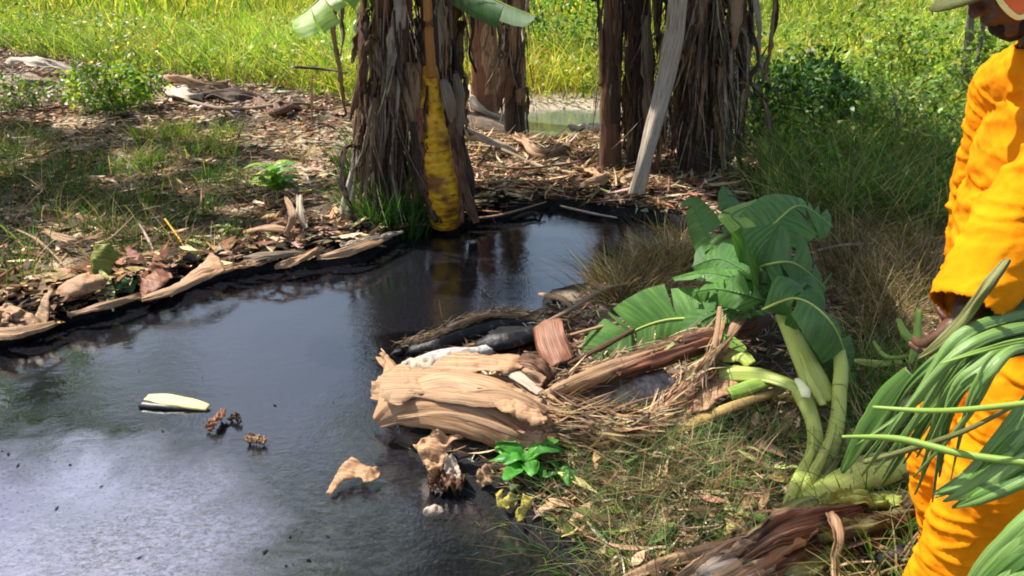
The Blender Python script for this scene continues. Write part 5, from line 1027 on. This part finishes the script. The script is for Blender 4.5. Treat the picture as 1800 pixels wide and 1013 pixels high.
# flap hanging from the cap over the neck, with a pale border ending in a point
fa = [P(1752, -50, YP - .10), P(1754, -5, YP - .115), P(1786, 30, YP - .12), P(1812, 20, YP - .115), P(1850, -20, YP - .08), P(1850, -70, YP - .06)]
fc = P(1800, -40, YP - .125)
def fan(pts, c, inset=0):
    pts = [p.lerp(c, inset) for p in pts]; V = [tuple(c)] + [tuple(p) for p in pts]; return V, [(0, k + 1, k + 2) for k in range(len(pts) - 1)] + [(0, len(pts), 1)]
V_, F_ = fan(fa, fc); fl = mk('neck_flap', V_, F_, M['flap'], per, thick=.003, smooth=False)
v, f, uv = tube(fa, [.0075] * 6, n=40, sides=8, rough=0, squash=.6); mk('flap_trim', v, f, M['trim'], fl, uv)
# clothes
sh_t = [cap_tube([chest + Vector((.0, 0, .10)), chest, (chest + pel) / 2 + Vector((-.03, 0, 0)), pel + Vector((-.01, 0, .03)), pel + Vector((0, 0, -.08))], [.155, .19, .19, .185, .18], squash=.66, up=(1, 0, 0), n=20, sides=28)]
for sh, el, wr_, kk in ((shL, elL, wrL, 1), (shR, elR, wrR, 1)):
    fo_ = (wr_ - el)
    sh_t += [cap_tube([neck + Vector((0, (sh.y - YP) * .2, -.045)), sh + Vector((0, 0, -.005))], [.072, .085], n=6), cap_tube([sh, sh.lerp(el, .5), el + Vector((0, 0, -.01))], [.088, .078, .074], n=10), cap_tube([el, el.lerp(wr_, .5), wr_ - fo_ * .08, wr_ + fo_ * .3], [.074, .066, .064, .06], n=10)]
sh_t.append(cap_tube([neck + Vector((.0, 0, -.03)), neck + Vector((-.008, 0, .02))], [.08, .072], n=5))
cuts = [(wrL + (wrL - elL) * .02, (wrL - elL), .2), (wrR - (wrR - elR) * .06, (wrR - elR), .13), (neck + Vector((-.008, 0, .025)), (-.2, 0, 1), .14), (pel + Vector((0, 0, -.16)), (0, 0, -1), .4)]
remesh('shirt', sh_t, .006, M['cloth'], per, wr=.008, wfreq=11, cut=cuts, thick=.003)
tr_t = [cap_tube([pel + Vector((0, 0, .06)), pel + Vector((0, 0, -.08))], [.15, .165], squash=.75, up=(1, 0, 0), n=8, sides=24)]
for h_, k_, a_ in ((hipL, knL, anL), (hipR, knR, anR)):
    tr_t.append(cap_tube([h_ + Vector((0, 0, -.0)), h_.lerp(k_, .5), k_, k_.lerp(a_, .5), a_ + Vector((0, 0, .02)), a_ - Vector((0, 0, .05))], [.105, .100, .088, .085, .083, .08], n=20, sides=20))
remesh('trousers', tr_t, .006, M['cloth'], per, wr=.009, wfreq=10, cut=[(anL + Vector((0, 0, -.02)), (0, 0, -1), .2), (anR + Vector((0, 0, -.02)), (0, 0, -1), .2)], thick=.003)
for s, a_ in ((-1, anL), (1, anR)):
    g_ = Vector((a_.x, a_.y, foot_z))
    remesh('boot', [cap_tube([a_ + Vector((0, 0, .10)), a_, g_ + Vector((.01, 0, .05))], [.052, .050, .048], n=8), cap_tube([g_ + Vector((.03, 0, .042)), g_ + Vector((-.08, 0, .040)), g_ + Vector((-.17, 0, .032))], [.042, .046, .034], n=10, squash=1)], .006, M['black'], per, smooth=3)

v, f, uv = tube([P(1812, 425, YP - .235), P(1786, 450, YP - .24), P(1776, 480, YP - .24), P(1790, 510, YP - .235), P(1808, 530, YP - .23)], .0045, n=30, sides=8, rough=.1); mk('piping', v, f, M['flap'], per, uv)
# ------------------------------------------------------------------ shredded green leaf at the right front
sl_ = empty('shredded_banana_leaf', P(1800, 960, 1.2), 'large cut banana leaf shredded into drooping strips in front of the worker', 'banana leaf')
SR = []
for k in range(17):                                             # narrow strips arching left and down from the midrib
    q = k / 16; e = rnd.uniform(-10, 10); e1, e2, e3, e4 = (rnd.uniform(-16, 16) for _ in range(4)); dy = rnd.uniform(-.05, .05)
    SR.append(([(1900, 548 + 85 * q + e, 1.34 - .1 * q), (1790 + 10 * q, 556 + 62 * q + e + e1 * .4, 1.28 - .12 * q + dy), (1690 + 55 * q + e2, 600 + 50 * q + e, 1.24 - .12 * q + dy), (1600 + 90 * q + e3, 690 + 30 * q + e1, 1.26 - .12 * q + dy), (1500 + 160 * q + e * 2 + e4 * 2, 800 + 20 * q + 3 * e + e3 * 3, 1.32 - .12 * q + dy)], [.010, .017 * rnd.uniform(.7, 1.4), .019 * rnd.uniform(.6, 1.4), .012, .002]))
SR += [([(1900, 535, 1.36), (1790, 528, 1.34), (1740, 542, 1.32), (1705, 570, 1.32)], [.05, .06, .05, .02])]
for k in range(9):                                              # broad pale blade in front of the legs
    q = k / 8; e = rnd.uniform(-8, 8)
    SR.append(([(1930, 600 + 170 * q, 1.12 - .06 * q), (1850, 668 + 135 * q, 1.10 - .05 * q), (1780 + 5 * q, 750 + 90 * q + e, 1.09 - .04 * q), (1710 + 12 * q, 830 + 45 * q, 1.11 - .04 * q), (1640 + 40 * q, 868 + 20 * q + e, 1.15 - .04 * q)], [.034, .038, .034, .024, .004]))
for k in range(5):
    q = k / 4
    SR.append(([(1930, 830 + 130 * q, 1.0 - .03 * q), (1850, 885 + 110 * q, 1.0 - .03 * q), (1785, 940 + 90 * q, 1.0 - .03 * q), (1720 + 10 * q, 1010 + 60 * q, 1.03 - .03 * q), (1690, 1070 + 30 * q, 1.05)], [.035, .04, .04, .03, .01]))
SR += [([(1600, 655, 1.35), (1560, 700, 1.38), (1520, 760, 1.4), (1480, 830, 1.45)], [.03, .05, .05, .01])]
for k, (pts, wd) in enumerate(SR):
    v, f, uv = ribbon([P(*p) for p in pts], wd, up=(-.55, -.55, .65), n=30, m=6, cup=.35, wrinkle=.004, tatter=.12, seed=400 + k, freq=4)
    mk('leaf_strip', v, f, M[('strip', 'strip_dk', 'strip', 'strip')[k % 4] if k != len(SR) - 1 else 'strip_dk'], sl_, uv, thick=.0015)
for k, (pts, r) in enumerate([([(1535, 716, 1.22), (1620, 722, 1.16), (1700, 720, 1.08), (1830, 706, 1.0)], [.003, .005, .005, .005]),
                              ([(1480, 768, 1.2), (1580, 772, 1.17), (1700, 800, 1.1), (1830, 816, 1.04)], [.003, .007, .007, .007]),
                              ([(1520, 812, 1.3), (1600, 790, 1.22), (1690, 760, 1.12), (1780, 715, 1.08)], [.006, .006, .005, .003])]):
    v, f, uv = tube([P(*p) for p in pts], r, n=26, sides=10, rough=.05, seed=k); mk('leaf_vein', v, f, M['vein' if k < 2 else 'olive'], sl_, uv)
v, f, uv = ribbon([P(1880, 588, 1.2), P(1790, 600, 1.14), P(1720, 618, 1.11), P(1650, 640, 1.12)], [.007, .009, .008, .002], up=(-.4, -.6, .7), n=22, cup=.6, wrinkle=.002, seed=2)
mk('leaf_strip', v, f, M['blade_hi'], sl_, uv, thick=.0015, label='thin pale yellow leaf edge')
v, f, uv = ribbon([P(1770, 455, 1.24), P(1735, 500, 1.22), P(1700, 552, 1.25), P(1652, 600, 1.27), P(1615, 630, 1.30)], [.012, .022, .026, .018, .006], up=(-.7, -.3, .5), n=22, cup=.5, wrinkle=.005, tatter=.2, seed=22)
mk('leaf_strip', v, f, M['olive'], sl_, uv, thick=.002, label='twisted olive leaf strip rising to the wrist')
